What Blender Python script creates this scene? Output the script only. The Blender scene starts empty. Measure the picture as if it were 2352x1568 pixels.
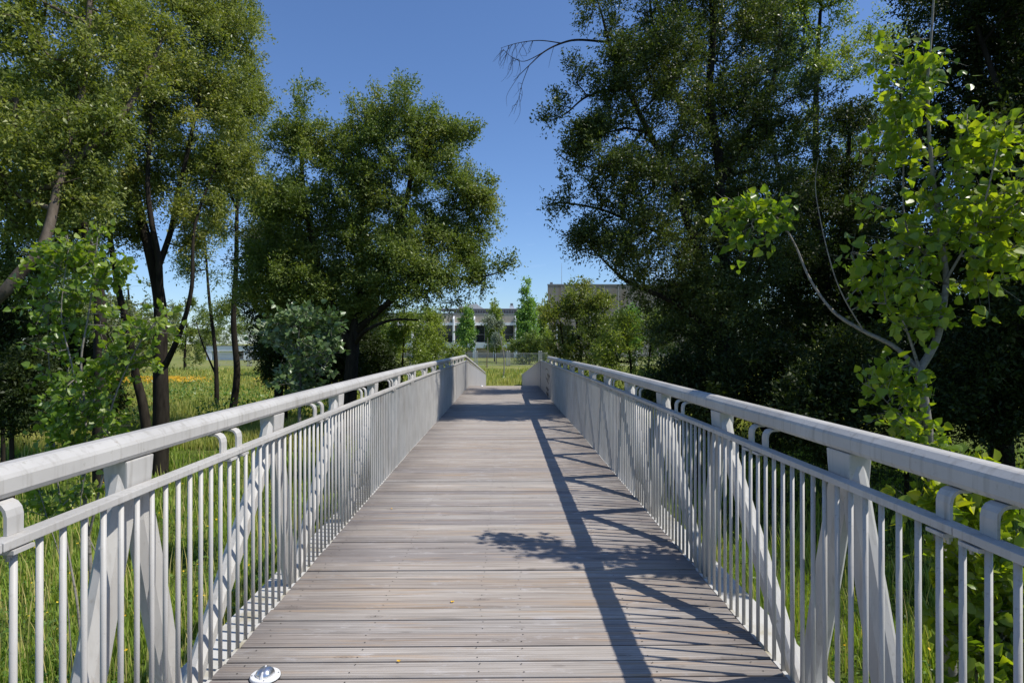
import bpy, bmesh, math, random
import numpy as np
from mathutils import Vector, Matrix

# ------------------------------------------------------------------ camera, sky, sun, exposure
S = bpy.context.scene
COL = S.collection
F = 1407.0            # focal length in units of the 2352-wide measuring frame
VX, VY = 1158.0, 788.0
EYE = 1.55
GZ = -1.6             # level of the meadow under the bridge

cam_d = bpy.data.cameras.new("camera")
cam = bpy.data.objects.new("camera", cam_d)
COL.objects.link(cam)
cam_d.sensor_width = 36.0
cam_d.lens = F / 2352.0 * 36.0
cam_d.clip_start = 0.05
cam_d.clip_end = 4000
cam.location = (0, 0, EYE)
cam.rotation_euler = (math.radians(90.163), 0, math.radians(-0.733))
S.camera = cam

SUN_DIR = Vector((0.69, -0.138, 1.0)).normalized()      # towards the sun
sun_el = math.asin(SUN_DIR.z)
sun_az = math.atan2(SUN_DIR.x, SUN_DIR.y)
W = bpy.data.worlds.new("World")
S.world = W
W.use_nodes = True
wn, wl = W.node_tree.nodes, W.node_tree.links
for n in list(wn):
    wn.remove(n)
sky = wn.new("ShaderNodeTexSky")
sky.sky_type = 'NISHITA'
sky.sun_disc = False
sky.sun_elevation = sun_el
sky.sun_rotation = sun_az
sky.altitude = 100
sky.air_density = 1.0
sky.dust_density = 0.3
sky.ozone_density = 3.0
bg = wn.new("ShaderNodeBackground")
bg.inputs[1].default_value = 0.092
wo = wn.new("ShaderNodeOutputWorld")
# a few thin low clouds, mapped on the direction of the sky itself
tc = wn.new("ShaderNodeTexCoord")
mp = wn.new("ShaderNodeMapping")
mp.inputs['Scale'].default_value = (5.0, 5.0, 16.0)
mp.inputs['Location'].default_value = (0.3, 0.1, 0.45)
nz = wn.new("ShaderNodeTexNoise")
nz.inputs['Scale'].default_value = 2.2
nz.inputs['Detail'].default_value = 6
rp = wn.new("ShaderNodeValToRGB")
rp.color_ramp.elements[0].position = 0.60
rp.color_ramp.elements[0].color = (0, 0, 0, 1)
rp.color_ramp.elements[1].position = 0.80
rp.color_ramp.elements[1].color = (0.5, 0.5, 0.5, 1)
mixc = wn.new("ShaderNodeMix")
mixc.data_type = 'RGBA'
mixc.inputs[7].default_value = (6.5, 7.0, 7.8, 1)
wl.new(tc.outputs['Generated'], mp.inputs[0])
wl.new(mp.outputs[0], nz.inputs['Vector'])
wl.new(nz.outputs['Fac'], rp.inputs[0])
sepw = wn.new("ShaderNodeSeparateXYZ")
wl.new(tc.outputs['Generated'], sepw.inputs[0])
low = wn.new("ShaderNodeValToRGB")
le = low.color_ramp.elements
le[0].position = 0.03
le[0].color = (0, 0, 0, 1)
le[1].position = 0.09
le[1].color = (0.8, 0.8, 0.8, 1)
e3 = le.new(0.16)
e3.color = (0.5, 0.5, 0.5, 1)
e4 = le.new(0.24)
e4.color = (0, 0, 0, 1)
wl.new(sepw.outputs[2], low.inputs[0])
mul = wn.new("ShaderNodeMath")
mul.operation = 'MULTIPLY'
wl.new(rp.outputs[0], mul.inputs[0])
wl.new(low.outputs[0], mul.inputs[1])
wl.new(mul.outputs[0], mixc.inputs[0])
wl.new(sky.outputs[0], mixc.inputs[6])
tintw = wn.new("ShaderNodeMix")
tintw.data_type = 'RGBA'
tintw.blend_type = 'MULTIPLY'
tintw.inputs[0].default_value = 1.0
tintw.inputs[7].default_value = (1.12, 1.32, 1.64, 1)
wl.new(mixc.outputs[2], tintw.inputs[6])
wl.new(tintw.outputs[2], bg.inputs[0])
wl.new(bg.outputs[0], wo.inputs[0])

sun_d = bpy.data.lights.new("sun", 'SUN')
sun_d.energy = 5.0
sun_d.angle = math.radians(0.53)
sun_d.color = (1.0, 0.95, 0.87)
sun = bpy.data.objects.new("sun", sun_d)
COL.objects.link(sun)
sun.rotation_euler = SUN_DIR.to_track_quat('Z', 'Y').to_euler()
sun.location = (20, -5, 30)

S.view_settings.view_transform = 'Standard'
S.view_settings.look = 'None'
S.view_settings.exposure = 0.0
S.view_settings.gamma = 1.0
S.render.engine = 'CYCLES'
S.cycles.max_bounces = 7
S.cycles.diffuse_bounces = 3
S.cycles.transmission_bounces = 4
S.cycles.glossy_bounces = 2
S.cycles.use_denoising = True


def at(u, v, Y):
    """a measured sight line at depth Y -> point of the place"""
    return np.array([(u - VX) / F * Y, Y, EYE - (v - VY) / F * Y])


# ------------------------------------------------------------------ materials
def nodes(name):
    m = bpy.data.materials.new(name)
    m.use_nodes = True
    nt = m.node_tree
    b = nt.nodes['Principled BSDF']
    return m, nt, b, nt.nodes['Material Output']


def ramp(nt, stops):
    r = nt.nodes.new("ShaderNodeValToRGB")
    e = r.color_ramp.elements
    while len(e) < len(stops):
        e.new(0.5)
    for i, (p, c) in enumerate(stops):
        e[i].position = p
        e[i].color = (*c, 1)
    return r


def noise(nt, scale, detail=4, vec=None, rough=0.55):
    n = nt.nodes.new("ShaderNodeTexNoise")
    n.inputs['Scale'].default_value = scale
    n.inputs['Detail'].default_value = detail
    n.inputs['Roughness'].default_value = rough
    if vec is not None:
        nt.links.new(vec, n.inputs['Vector'])
    return n


def objcoord(nt, scale=(1, 1, 1)):
    t = nt.nodes.new("ShaderNodeTexCoord")
    m = nt.nodes.new("ShaderNodeMapping")
    m.inputs['Scale'].default_value = scale
    nt.links.new(t.outputs['Object'], m.inputs[0])
    return m.outputs[0]


def mixcol(nt, fac, a, b, mode='MIX'):
    x = nt.nodes.new("ShaderNodeMix")
    x.data_type = 'RGBA'
    x.blend_type = mode
    for sock, val in ((0, fac), (6, a), (7, b)):
        if hasattr(val, 'links'):
            nt.links.new(val, x.inputs[sock])
        elif isinstance(val, (int, float)):
            x.inputs[sock].default_value = val
        else:
            x.inputs[sock].default_value = (*val, 1)
    return x.outputs[2]


def bump(nt, b, height, strength=0.3, dist=0.01):
    n = nt.nodes.new("ShaderNodeBump")
    n.inputs['Strength'].default_value = strength
    n.inputs['Distance'].default_value = dist
    nt.links.new(height, n.inputs['Height'])
    nt.links.new(n.outputs[0], b.inputs['Normal'])


def mottled(name, c1, c2, scale=8, rough=0.7, stretch=(1, 1, 1), bmp=0.15, spec=0.4, c3=None, s3=2.0, metallic=0):
    m, nt, b, _ = nodes(name)
    oc = objcoord(nt, stretch)
    n = noise(nt, scale, 6, oc)
    r = ramp(nt, [(0.3, c1), (0.7, c2)])
    nt.links.new(n.outputs['Fac'], r.inputs[0])
    out = r.outputs[0]
    if c3 is not None:
        n3 = noise(nt, s3, 5, oc)
        r3 = ramp(nt, [(0.52, (0, 0, 0)), (0.72, (1, 1, 1))])
        nt.links.new(n3.outputs['Fac'], r3.inputs[0])
        out = mixcol(nt, r3.outputs[0], out, c3)
    nt.links.new(out, b.inputs['Base Color'])
    b.inputs['Roughness'].default_value = rough
    b.inputs['Specular IOR Level'].default_value = spec
    b.inputs['Metallic'].default_value = metallic
    if bmp:
        bump(nt, b, n.outputs['Fac'], bmp, 0.004)
    return m


def leafmat(name, cols, trans=0.35, tcol=None, rough=0.42, spec=0.5, gain=1.0):
    """cols: ramp along the leaf's own random number"""
    m, nt, b, out = nodes(name)
    a = nt.nodes.new("ShaderNodeAttribute")
    a.attribute_name = "rnd"
    cols = [tuple(min(0.85, x * gain) for x in c) for c in cols]
    k = len(cols)
    r = ramp(nt, [(i / (k - 1), c) for i, c in enumerate(cols)])
    nt.links.new(a.outputs['Fac'], r.inputs[0])
    nt.links.new(r.outputs[0], b.inputs['Base Color'])
    b.inputs['Roughness'].default_value = rough
    b.inputs['Specular IOR Level'].default_value = spec
    t = nt.nodes.new("ShaderNodeBsdfTranslucent")
    tint = mixcol(nt, 1.0, r.outputs[0], tcol or (1.6, 1.7, 0.55), 'MULTIPLY')
    nt.links.new(tint, t.inputs[0])
    mx = nt.nodes.new("ShaderNodeMixShader")
    mx.inputs[0].default_value = trans
    nt.links.new(b.outputs[0], mx.inputs[1])
    nt.links.new(t.outputs[0], mx.inputs[2])
    nt.links.new(mx.outputs[0], out.inputs[0])
    return m


def paint_mat():
    m, nt, b, _ = nodes("grey_paint")
    oc = objcoord(nt)
    n1 = noise(nt, 2.3, 6, oc)
    r1 = ramp(nt, [(0.35, (0.435, 0.42, 0.395)), (0.65, (0.525, 0.51, 0.48))])
    nt.links.new(n1.outputs['Fac'], r1.inputs[0])
    st = objcoord(nt, (14, 14, 1.2))
    n2 = noise(nt, 2.5, 6, st)
    r2 = ramp(nt, [(0.52, (0, 0, 0)), (0.76, (0.7, 0.7, 0.7))])
    nt.links.new(n2.outputs['Fac'], r2.inputs[0])
    c = mixcol(nt, r2.outputs[0], r1.outputs[0], (0.30, 0.28, 0.245))
    n3 = noise(nt, 42, 6, oc, 0.7)
    r3 = ramp(nt, [(0.62, (0, 0, 0)), (0.70, (0.7, 0.7, 0.7))])
    nt.links.new(n3.outputs['Fac'], r3.inputs[0])
    c = mixcol(nt, r3.outputs[0], c, (0.33, 0.31, 0.27))
    n5 = noise(nt, 1.4, 5, objcoord(nt, (30, 30, 2.0)))
    r5 = ramp(nt, [(0.64, (0, 0, 0)), (0.74, (0.55, 0.55, 0.55))])
    nt.links.new(n5.outputs['Fac'], r5.inputs[0])
    c = mixcol(nt, r5.outputs[0], c, (0.24, 0.19, 0.135))
    nt.links.new(c, b.inputs['Base Color'])
    b.inputs['Roughness'].default_value = 0.5
    b.inputs['Specular IOR Level'].default_value = 0.4
    bump(nt, b, n3.outputs['Fac'], 0.08, 0.001)
    return m


PITCH = 0.15


def wood_mat():
    m, nt, b, _ = nodes("weathered_wood")
    a = nt.nodes.new("ShaderNodeAttribute")
    a.attribute_name = "rnd"
    oc = nt.nodes.new("ShaderNodeTexCoord").outputs['Object']
    sep = nt.nodes.new("ShaderNodeSeparateXYZ")
    nt.links.new(oc, sep.inputs[0])
    # grain: coordinates stretched along the board and shifted per board
    cmb = nt.nodes.new("ShaderNodeCombineXYZ")

    def math_(op, x, y):
        n = nt.nodes.new("ShaderNodeMath")
        n.operation = op
        for i, val in enumerate((x, y)):
            if val is None:
                continue
            if hasattr(val, 'links'):
                nt.links.new(val, n.inputs[i])
            else:
                n.inputs[i].default_value = val
        return n.outputs[0]
    nt.links.new(math_('MULTIPLY', sep.outputs[0], 1.3), cmb.inputs[0])
    nt.links.new(math_('MULTIPLY', sep.outputs[1], 38.0), cmb.inputs[1])
    nt.links.new(math_('MULTIPLY', a.outputs['Fac'], 57.0), cmb.inputs[2])
    g = noise(nt, 1.0, 8, cmb.outputs[0], 0.65)
    g.inputs['Distortion'].default_value = 0.6
    base = ramp(nt, [(0.25, (0.175, 0.159, 0.147)), (0.48, (0.345, 0.317, 0.292)), (0.75, (0.50, 0.47, 0.44))])
    nt.links.new(g.outputs['Fac'], base.inputs[0])
    # board to board tint
    tint = ramp(nt, [(0.0, (0.74, 0.72, 0.74)), (0.3, (1.0, 0.99, 0.97)), (0.55, (1.16, 1.13, 1.08)), (0.8, (0.98, 0.92, 0.86)), (1.0, (0.84, 0.83, 0.85))])
    nt.links.new(a.outputs['Fac'], tint.inputs[0])
    c = mixcol(nt, 1.0, base.outputs[0], tint.outputs[0], 'MULTIPLY')
    # warm unweathered streaks
    cmb2 = nt.nodes.new("ShaderNodeCombineXYZ")
    nt.links.new(math_('MULTIPLY', sep.outputs[0], 1.1), cmb2.inputs[0])
    nt.links.new(math_('MULTIPLY', sep.outputs[1], 22.0), cmb2.inputs[1])
    nt.links.new(math_('MULTIPLY', a.outputs['Fac'], 91.0), cmb2.inputs[2])
    w = noise(nt, 1.2, 5, cmb2.outputs[0])
    wr = ramp(nt, [(0.55, (0, 0, 0)), (0.70, (0.65, 0.65, 0.65))])
    nt.links.new(w.outputs['Fac'], wr.inputs[0])
    c = mixcol(nt, wr.outputs[0], c, (0.42, 0.29, 0.18))
    # pale knots and worn patches
    cmb3 = nt.nodes.new("ShaderNodeCombineXYZ")
    nt.links.new(math_('MULTIPLY', sep.outputs[0], 3.2), cmb3.inputs[0])
    nt.links.new(math_('MULTIPLY', sep.outputs[1], 9.0), cmb3.inputs[1])
    nt.links.new(math_('MULTIPLY', a.outputs['Fac'], 33.0), cmb3.inputs[2])
    k = noise(nt, 1.5, 7, cmb3.outputs[0], 0.7)
    kr = ramp(nt, [(0.575, (0, 0, 0)), (0.70, (0.8, 0.8, 0.8))])
    nt.links.new(k.outputs['Fac'], kr.inputs[0])
    c = mixcol(nt, kr.outputs[0], c, (0.50, 0.475, 0.46))
    # algae-dark boards towards the kerbs
    ax = math_('ABSOLUTE', math_('ADD', sep.outputs[0], 0.017), None)
    er = ramp(nt, [(0.55, (0, 0, 0)), (1.0, (1.0, 1.0, 1.0))])
    nt.links.new(math_('MULTIPLY', ax, 0.76), er.inputs[0])
    n4 = noise(nt, 2.5, 5, oc)
    ed = math_('MULTIPLY', er.outputs[0], n4.outputs['Fac'])
    c = mixcol(nt, ed, c, (0.10, 0.088, 0.085))
    # knots: small dark rings along the boards
    cmb4 = nt.nodes.new("ShaderNodeCombineXYZ")
    nt.links.new(math_('MULTIPLY', sep.outputs[0], 2.6), cmb4.inputs[0])
    nt.links.new(math_('MULTIPLY', sep.outputs[1], 6.67), cmb4.inputs[1])
    nt.links.new(math_('MULTIPLY', a.outputs['Fac'], 71.0), cmb4.inputs[2])
    vo = nt.nodes.new("ShaderNodeTexVoronoi")
    vo.inputs['Scale'].default_value = 1.0
    nt.links.new(cmb4.outputs[0], vo.inputs['Vector'])
    wob = math_('ADD', vo.outputs['Distance'], math_('MULTIPLY', k.outputs['Fac'], 0.10))
    vr = ramp(nt, [(0.055, (0.75, 0.75, 0.75)), (0.085, (0.1, 0.1, 0.1)), (0.105, (0.6, 0.6, 0.6)), (0.14, (0.05, 0.05, 0.05)), (0.165, (0.35, 0.35, 0.35)), (0.20, (0, 0, 0))])
    nt.links.new(wob, vr.inputs[0])
    c = mixcol(nt, vr.outputs[0], c, (0.12, 0.098, 0.085))
    # grooves milled along the boards
    gr = math_('SINE', math_('MULTIPLY', sep.outputs[1], 2 * math.pi * 7 / PITCH), None)
    grd = ramp(nt, [(0.0, (0.66, 0.65, 0.65)), (0.30, (0.97, 0.97, 0.97)), (1.0, (1, 1, 1))])
    nt.links.new(math_('MULTIPLY_ADD', gr, 0.5), grd.inputs[0])
    grd.inputs[0].links[0].from_node.inputs[2].default_value = 0.5
    c = mixcol(nt, 0.75, c, mixcol(nt, 1.0, c, grd.outputs[0], 'MULTIPLY'))
    nt.links.new(c, b.inputs['Base Color'])
    b.inputs['Roughness'].default_value = 0.75
    b.inputs['Specular IOR Level'].default_value = 0.3
    h = math_('ADD', math_('MULTIPLY', gr, 0.6), g.outputs['Fac'])
    bump(nt, b, h, 0.4, 0.0025)
    return m


def ground_mat():
    m, nt, b, _ = nodes("meadow_ground")
    oc = nt.nodes.new("ShaderNodeTexCoord").outputs['Object']
    n1 = noise(nt, 0.5, 8, oc, 0.6)
    n2 = noise(nt, 7.0, 8, oc, 0.7)
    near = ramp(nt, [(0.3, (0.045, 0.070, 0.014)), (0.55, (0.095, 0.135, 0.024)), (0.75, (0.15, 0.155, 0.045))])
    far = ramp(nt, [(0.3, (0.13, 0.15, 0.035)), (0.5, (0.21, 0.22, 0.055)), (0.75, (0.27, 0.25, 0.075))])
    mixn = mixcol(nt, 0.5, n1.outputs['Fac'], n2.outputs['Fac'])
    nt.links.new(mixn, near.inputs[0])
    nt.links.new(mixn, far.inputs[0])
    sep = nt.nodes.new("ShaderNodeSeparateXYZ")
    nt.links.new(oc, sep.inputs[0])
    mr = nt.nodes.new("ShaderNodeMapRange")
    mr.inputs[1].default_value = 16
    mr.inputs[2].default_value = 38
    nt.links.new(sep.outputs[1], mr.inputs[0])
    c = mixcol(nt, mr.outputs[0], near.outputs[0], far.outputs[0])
    nt.links.new(c, b.inputs['Base Color'])
    b.inputs['Roughness'].default_value = 0.9
    b.inputs['Specular IOR Level'].default_value = 0.1
    bump(nt, b, n2.outputs['Fac'], 0.8, 0.12)
    return m


M = {}
M['paint'] = paint_mat()
M['wood'] = wood_mat()
M['ground'] = ground_mat()
M['ledge'] = mottled("ledge_paint", (0.50, 0.49, 0.46), (0.58, 0.57, 0.54), 5, 0.7, bmp=0.1, c3=(0.36, 0.31, 0.19), s3=4)
M['panel'] = mottled("shaded_panel_steel", (0.29, 0.29, 0.29), (0.40, 0.395, 0.385), 3, 0.55, (8, 8, 0.7), 0.05)  # base tone lowered to carry the tree shade on the far panels
M['steel'] = mottled("dull_steel", (0.25, 0.25, 0.25), (0.4, 0.4, 0.4), 20, 0.4, metallic=0.8, bmp=0.05)
M['screw'] = mottled("dark_screw", (0.03, 0.028, 0.025), (0.07, 0.06, 0.05), 30, 0.5, metallic=0.4, bmp=0)
M['cast'] = mottled("cast_white", (0.66, 0.67, 0.68), (0.76, 0.76, 0.76), 14, 0.45, bmp=0.05)
M['chrome'] = mottled("polished_metal", (0.65, 0.65, 0.66), (0.8, 0.8, 0.81), 60, 0.3, metallic=1.0, bmp=0.1)
M['gasket'] = mottled("black_gasket", (0.012, 0.012, 0.012), (0.025, 0.025, 0.025), 30, 0.7, bmp=0)
M['bark'] = mottled("shade_darkened_bark", (0.014, 0.0115, 0.009), (0.045, 0.038, 0.030), 9, 0.9, (1, 1, 0.25), 0.9, 0.1)  # bark darkened in its colour to stand for trunks in shade
M['bark_lit'] = mottled("sunlit_grey_brown_bark", (0.06, 0.047, 0.035), (0.16, 0.13, 0.10), 9, 0.9, (1, 1, 0.3), 0.9, 0.1)  # lighter bark copy with the sunlight put into its colour
M['bark_pale'] = mottled("pale_bark", (0.17, 0.155, 0.13), (0.34, 0.32, 0.285), 16, 0.8, (1, 1, 1.8), 0.4, 0.2, c3=(0.06, 0.05, 0.04), s3=16)
M['concrete'] = mottled("raw_concrete", (0.20, 0.18, 0.155), (0.29, 0.265, 0.235), 0.22, 0.85, (1, 1, 0.25), 0.05, 0.2, c3=(0.20, 0.15, 0.105), s3=0.5)
M['concrete_pale'] = mottled("pale_concrete", (0.36, 0.31, 0.25), (0.48, 0.42, 0.35), 0.5, 0.85, (1, 1, 0.3), 0.05, 0.2, c3=(0.28, 0.22, 0.17), s3=0.6)
M['joint'] = mottled("panel_joint", (0.42, 0.40, 0.36), (0.5, 0.47, 0.43), 2, 0.8, bmp=0)
M['white'] = mottled("white_render", (0.70, 0.72, 0.76), (0.80, 0.81, 0.83), 0.8, 0.7, bmp=0)
M['brownclad'] = mottled("dark_brown_cladding", (0.045, 0.026, 0.022), (0.085, 0.05, 0.045), 2, 0.6, (6, 1, 1), 0)
M['roofgrey'] = mottled("roof_grey", (0.16, 0.17, 0.18), (0.24, 0.24, 0.25), 1, 0.7, bmp=0)
M['plantgrey'] = mottled("plant_room_grey", (0.42, 0.42, 0.41), (0.52, 0.52, 0.50), 1, 0.7, bmp=0)
M['glass'] = mottled("dark_window_glass", (0.010, 0.012, 0.018), (0.020, 0.022, 0.03), 0.6, 0.08, bmp=0, spec=0.6)
M['beige'] = mottled("beige_wall", (0.45, 0.38, 0.32), (0.54, 0.46, 0.39), 0.7, 0.8, bmp=0)
M['redframe'] = mottled("red_brown_frame", (0.16, 0.05, 0.035), (0.22, 0.08, 0.05), 3, 0.6, bmp=0)
M['galv'] = mottled("galvanised_tube", (0.36, 0.37, 0.38), (0.50, 0.50, 0.51), 6, 0.45, bmp=0, metallic=0.3)
M['lawn'] = mottled("mown_lawn", (0.15, 0.175, 0.045), (0.22, 0.235, 0.07), 0.35, 0.9, bmp=0.3, spec=0.1, c3=(0.27, 0.25, 0.09), s3=0.12)
M['stake'] = mottled("timber_stake", (0.16, 0.11, 0.07), (0.25, 0.18, 0.12), 9, 0.85, bmp=0.2)
M['graffiti'] = mottled("black_spray", (0.012, 0.012, 0.014), (0.03, 0.03, 0.03), 30, 0.5, bmp=0)

M['leaf_willow'] = leafmat("olive_willow_leaf", [(0.040, 0.053, 0.013), (0.068, 0.082, 0.019), (0.100, 0.108, 0.027), (0.165, 0.14, 0.040)], 0.32, spec=0.35, gain=2.75)
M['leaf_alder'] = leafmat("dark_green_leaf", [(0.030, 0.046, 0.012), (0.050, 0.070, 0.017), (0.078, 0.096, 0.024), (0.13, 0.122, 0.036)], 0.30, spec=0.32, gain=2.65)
M['leaf_alder_shaded'] = leafmat("shaded_alder_leaf", [(0.026, 0.040, 0.012), (0.042, 0.060, 0.016), (0.066, 0.084, 0.021), (0.12, 0.122, 0.030)], 0.30, spec=0.32, gain=1.5)  # darker copy of the alder leaf, its neighbours' shade put into the colour
M['leaf_shade'] = leafmat("shade_darkened_leaf", [(0.020, 0.034, 0.009), (0.035, 0.055, 0.013), (0.055, 0.08, 0.02), (0.10, 0.11, 0.026)], 0.28, rough=0.5, spec=0.25, gain=0.9)  # leaf colour darkened to paint in the deep shade under the trees
M['leaf_poplar'] = leafmat("fresh_poplar_leaf", [(0.028, 0.056, 0.011), (0.062, 0.094, 0.012), (0.115, 0.138, 0.014), (0.25, 0.215, 0.022)], 0.48, (1.7, 1.7, 0.3), 0.36, gain=2.7)
M['leaf_poplar_pale'] = leafmat("pale_poplar_leaf", [(0.040, 0.070, 0.012), (0.072, 0.112, 0.016), (0.118, 0.148, 0.022), (0.24, 0.26, 0.10)], 0.42, (1.6, 1.65, 0.4), 0.35, gain=2.3)
M['leaf_silver'] = leafmat("silvery_leaf", [(0.040, 0.072, 0.022), (0.065, 0.105, 0.032), (0.13, 0.17, 0.08), (0.55, 0.58, 0.48)], 0.22, (1.2, 1.4, 0.6), 0.32, gain=1.5)
M['leaf_whitish'] = leafmat("whitish_leaf", [(0.16, 0.20, 0.12), (0.30, 0.34, 0.25), (0.46, 0.49, 0.42), (0.55, 0.57, 0.52)], 0.25, (1.1, 1.2, 0.8), 0.5)
M['leaf_bright'] = leafmat("yellow_green_leaf", [(0.055, 0.082, 0.016), (0.09, 0.12, 0.022), (0.125, 0.15, 0.03), (0.17, 0.17, 0.04)], 0.36, gain=2.2)
M['leaf_tulip'] = leafmat("mid_green_leaf", [(0.045, 0.085, 0.025), (0.075, 0.13, 0.035), (0.11, 0.17, 0.045), (0.17, 0.20, 0.05)], 0.36, gain=2.2)
M['leaf_far'] = leafmat("far_olive_leaf", [(0.045, 0.060, 0.025), (0.07, 0.085, 0.033), (0.095, 0.11, 0.045), (0.12, 0.13, 0.055)], 0.25, gain=2.0)
M['grass'] = leafmat("grass_blade", [(0.062, 0.100, 0.016), (0.095, 0.142, 0.022), (0.135, 0.172, 0.030), (0.21, 0.20, 0.06)], 0.36, (1.5, 1.5, 0.5), 0.5, 0.3, gain=2.2)
M['meadow'] = leafmat("dry_meadow_blade", [(0.10, 0.135, 0.028), (0.155, 0.18, 0.045), (0.22, 0.21, 0.065), (0.31, 0.26, 0.11)], 0.35, (1.4, 1.4, 0.6), 0.6, 0.2, gain=2.0)
M['herb'] = leafmat("weed_leaf", [(0.045, 0.095, 0.018), (0.07, 0.135, 0.022), (0.10, 0.165, 0.03), (0.15, 0.2, 0.05)], 0.35, gain=1.5)
M['petal'] = leafmat("yellow_petal", [(0.72, 0.42, 0.01), (0.80, 0.52, 0.02), (0.80, 0.58, 0.03), (0.80, 0.62, 0.05)], 0.25, (1.1, 1.0, 0.6))
M['orange'] = leafmat("orange_petal", [(0.60, 0.30, 0.012), (0.70, 0.36, 0.015), (0.72, 0.44, 0.02), (0.75, 0.50, 0.03)], 0.25, (1.1, 1.0, 0.6))
M['drymat'] = mottled("fallen_leaf_yellow", (0.70, 0.40, 0.03), (0.80, 0.52, 0.05), 40, 0.6, bmp=0)

# ------------------------------------------------------------------ object helpers


def tag(o, label=None, cat=None, group=None, kind=None):
    if label:
        o['label'] = label
    if cat:
        o['category'] = cat
    if group:
        o['group'] = group
    if kind:
        o['kind'] = kind
    return o


def thing(name, label, cat, loc=(0, 0, 0), group=None, rz=0):
    o = bpy.data.objects.new(name, None)
    o.empty_display_size = 0.2
    COL.objects.link(o)
    o.location = loc
    o.rotation_euler = (0, 0, rz)
    return tag(o, label, cat, group)


def link(name, me, mat, parent=None, smooth=False):
    mats = mat if isinstance(mat, (list, tuple)) else [mat]
    for m in mats:
        me.materials.append(m)
    if smooth:
        me.polygons.foreach_set('use_smooth', np.ones(len(me.polygons), dtype=bool))
    o = bpy.data.objects.new(name, me)
    COL.objects.link(o)
    if parent is not None:
        o.parent = parent
    return o


def npmesh(name, verts, loops, starts, rnd=None, mi=None):
    me = bpy.data.meshes.new(name)
    verts = np.asarray(verts, dtype=np.float32)
    me.vertices.add(len(verts))
    me.vertices.foreach_set('co', verts.ravel())
    me.loops.add(len(loops))
    me.loops.foreach_set('vertex_index', np.asarray(loops, dtype=np.int32))
    me.polygons.add(len(starts))
    me.polygons.foreach_set('loop_start', np.asarray(starts, dtype=np.int32))
    if mi is not None:
        me.polygons.foreach_set('material_index', np.asarray(mi, dtype=np.int32))
    me.update(calc_edges=True)
    if rnd is not None:
        a = me.attributes.new("rnd", 'FLOAT', 'POINT')
        a.data.foreach_set('value', np.asarray(rnd, dtype=np.float32))
    return me


class MB:
    """collects boxes, prisms and tubes and links them as ONE mesh"""

    def __init__(s):
        s.v, s.f, s.m, s.r = [], [], [], []

    def add(s, vs, fs, mi=0, rnd=0.5):
        k = len(s.v)
        s.v += [tuple(p) for p in vs]
        s.r += [rnd] * len(vs)
        for f in fs:
            s.f.append([i + k for i in f])
            s.m.append(mi)

    def box(s, x0, x1, y0, y1, z0, z1, mi=0, rnd=0.5, zf=None):
        vs = [(x0, y0, z0), (x1, y0, z0), (x1, y1, z0), (x0, y1, z0), (x0, y0, z1), (x1, y0, z1), (x1, y1, z1), (x0, y1, z1)]
        if zf:
            vs = [(x, y, z + zf(y)) for x, y, z in vs]
        s.add(vs, [(0, 3, 2, 1), (4, 5, 6, 7), (0, 1, 5, 4), (1, 2, 6, 5), (2, 3, 7, 6), (3, 0, 4, 7)], mi, rnd)

    def rings(s, rings, cap=True, mi=0):
        """loft through closed rings of equal length"""
        n = len(rings[0])
        vs = [p for r in rings for p in r]
        fs = []
        for a in range(len(rings) - 1):
            for i in range(n):
                j = (i + 1) % n
                fs.append((a * n + i, a * n + j, (a + 1) * n + j, (a + 1) * n + i))
        if cap:
            fs.append(tuple(range(n - 1, -1, -1)))
            fs.append(tuple((len(rings) - 1) * n + i for i in range(n)))
        s.add(vs, fs, mi)

    def tube(s, pts, rad, k=8, mi=0, cap=True):
        pts = [Vector(p) for p in pts]
        rads = rad if isinstance(rad, (list, tuple)) else [rad] * len(pts)
        rings = []
        up = Vector((0.31, 0.2, 0.93))
        for i, p in enumerate(pts):
            d = (pts[min(i + 1, len(pts) - 1)] - pts[max(i - 1, 0)]).normalized()
            a = d.cross(up)
            if a.length < 0.05:
                a = d.cross(Vector((1, 0, 0)))
            a.normalize()
            b = d.cross(a)
            rings.append([tuple(p + rads[i] * (math.cos(t) * a + math.sin(t) * b)) for t in [2 * math.pi * q / k for q in range(k)]])
        s.rings(rings, cap, mi)

    def build(s, name, mat, parent=None, smooth=False, bevel=0, rnd=False):
        me = bpy.data.meshes.new(name)
        me.from_pydata(s.v, [], s.f)
        me.update()
        me.polygons.foreach_set('material_index', s.m)
        if rnd:
            a = me.attributes.new("rnd", 'FLOAT', 'POINT')
            a.data.foreach_set('value', s.r)
        bm = bmesh.new()
        bm.from_mesh(me)
        bmesh.ops.recalc_face_normals(bm, faces=bm.faces)
        if bevel:
            bmesh.ops.bevel(bm, geom=[e for e in bm.edges], offset=bevel, segments=2, affect='EDGES', profile=0.6, clamp_overlap=True)
        bm.to_mesh(me)
        bm.free()
        o = link(name, me, mat, parent, smooth)
        return o


def copy_tree(o, parent=None):
    c = o.copy()
    COL.objects.link(c)
    c.parent = parent
    for ch in o.children:
        copy_tree(ch, c)
    return c


def norm(a):
    return a / np.maximum(np.linalg.norm(a, axis=-1, keepdims=True), 1e-9)


# ------------------------------------------------------------------ the ground
def structure(o):
    o['kind'] = 'structure'
    return o


def bumps(x, y):
    return (0.06 * np.sin(x * 0.9 + 1.3) * np.sin(y * 0.7) + 0.05 * np.sin(x * 0.31 - y * 0.43)
            + 0.04 * np.sin(1.9 * x + 2.3 * y) + 0.03 * np.sin(3.1 * y - 2.2 * x))


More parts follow.
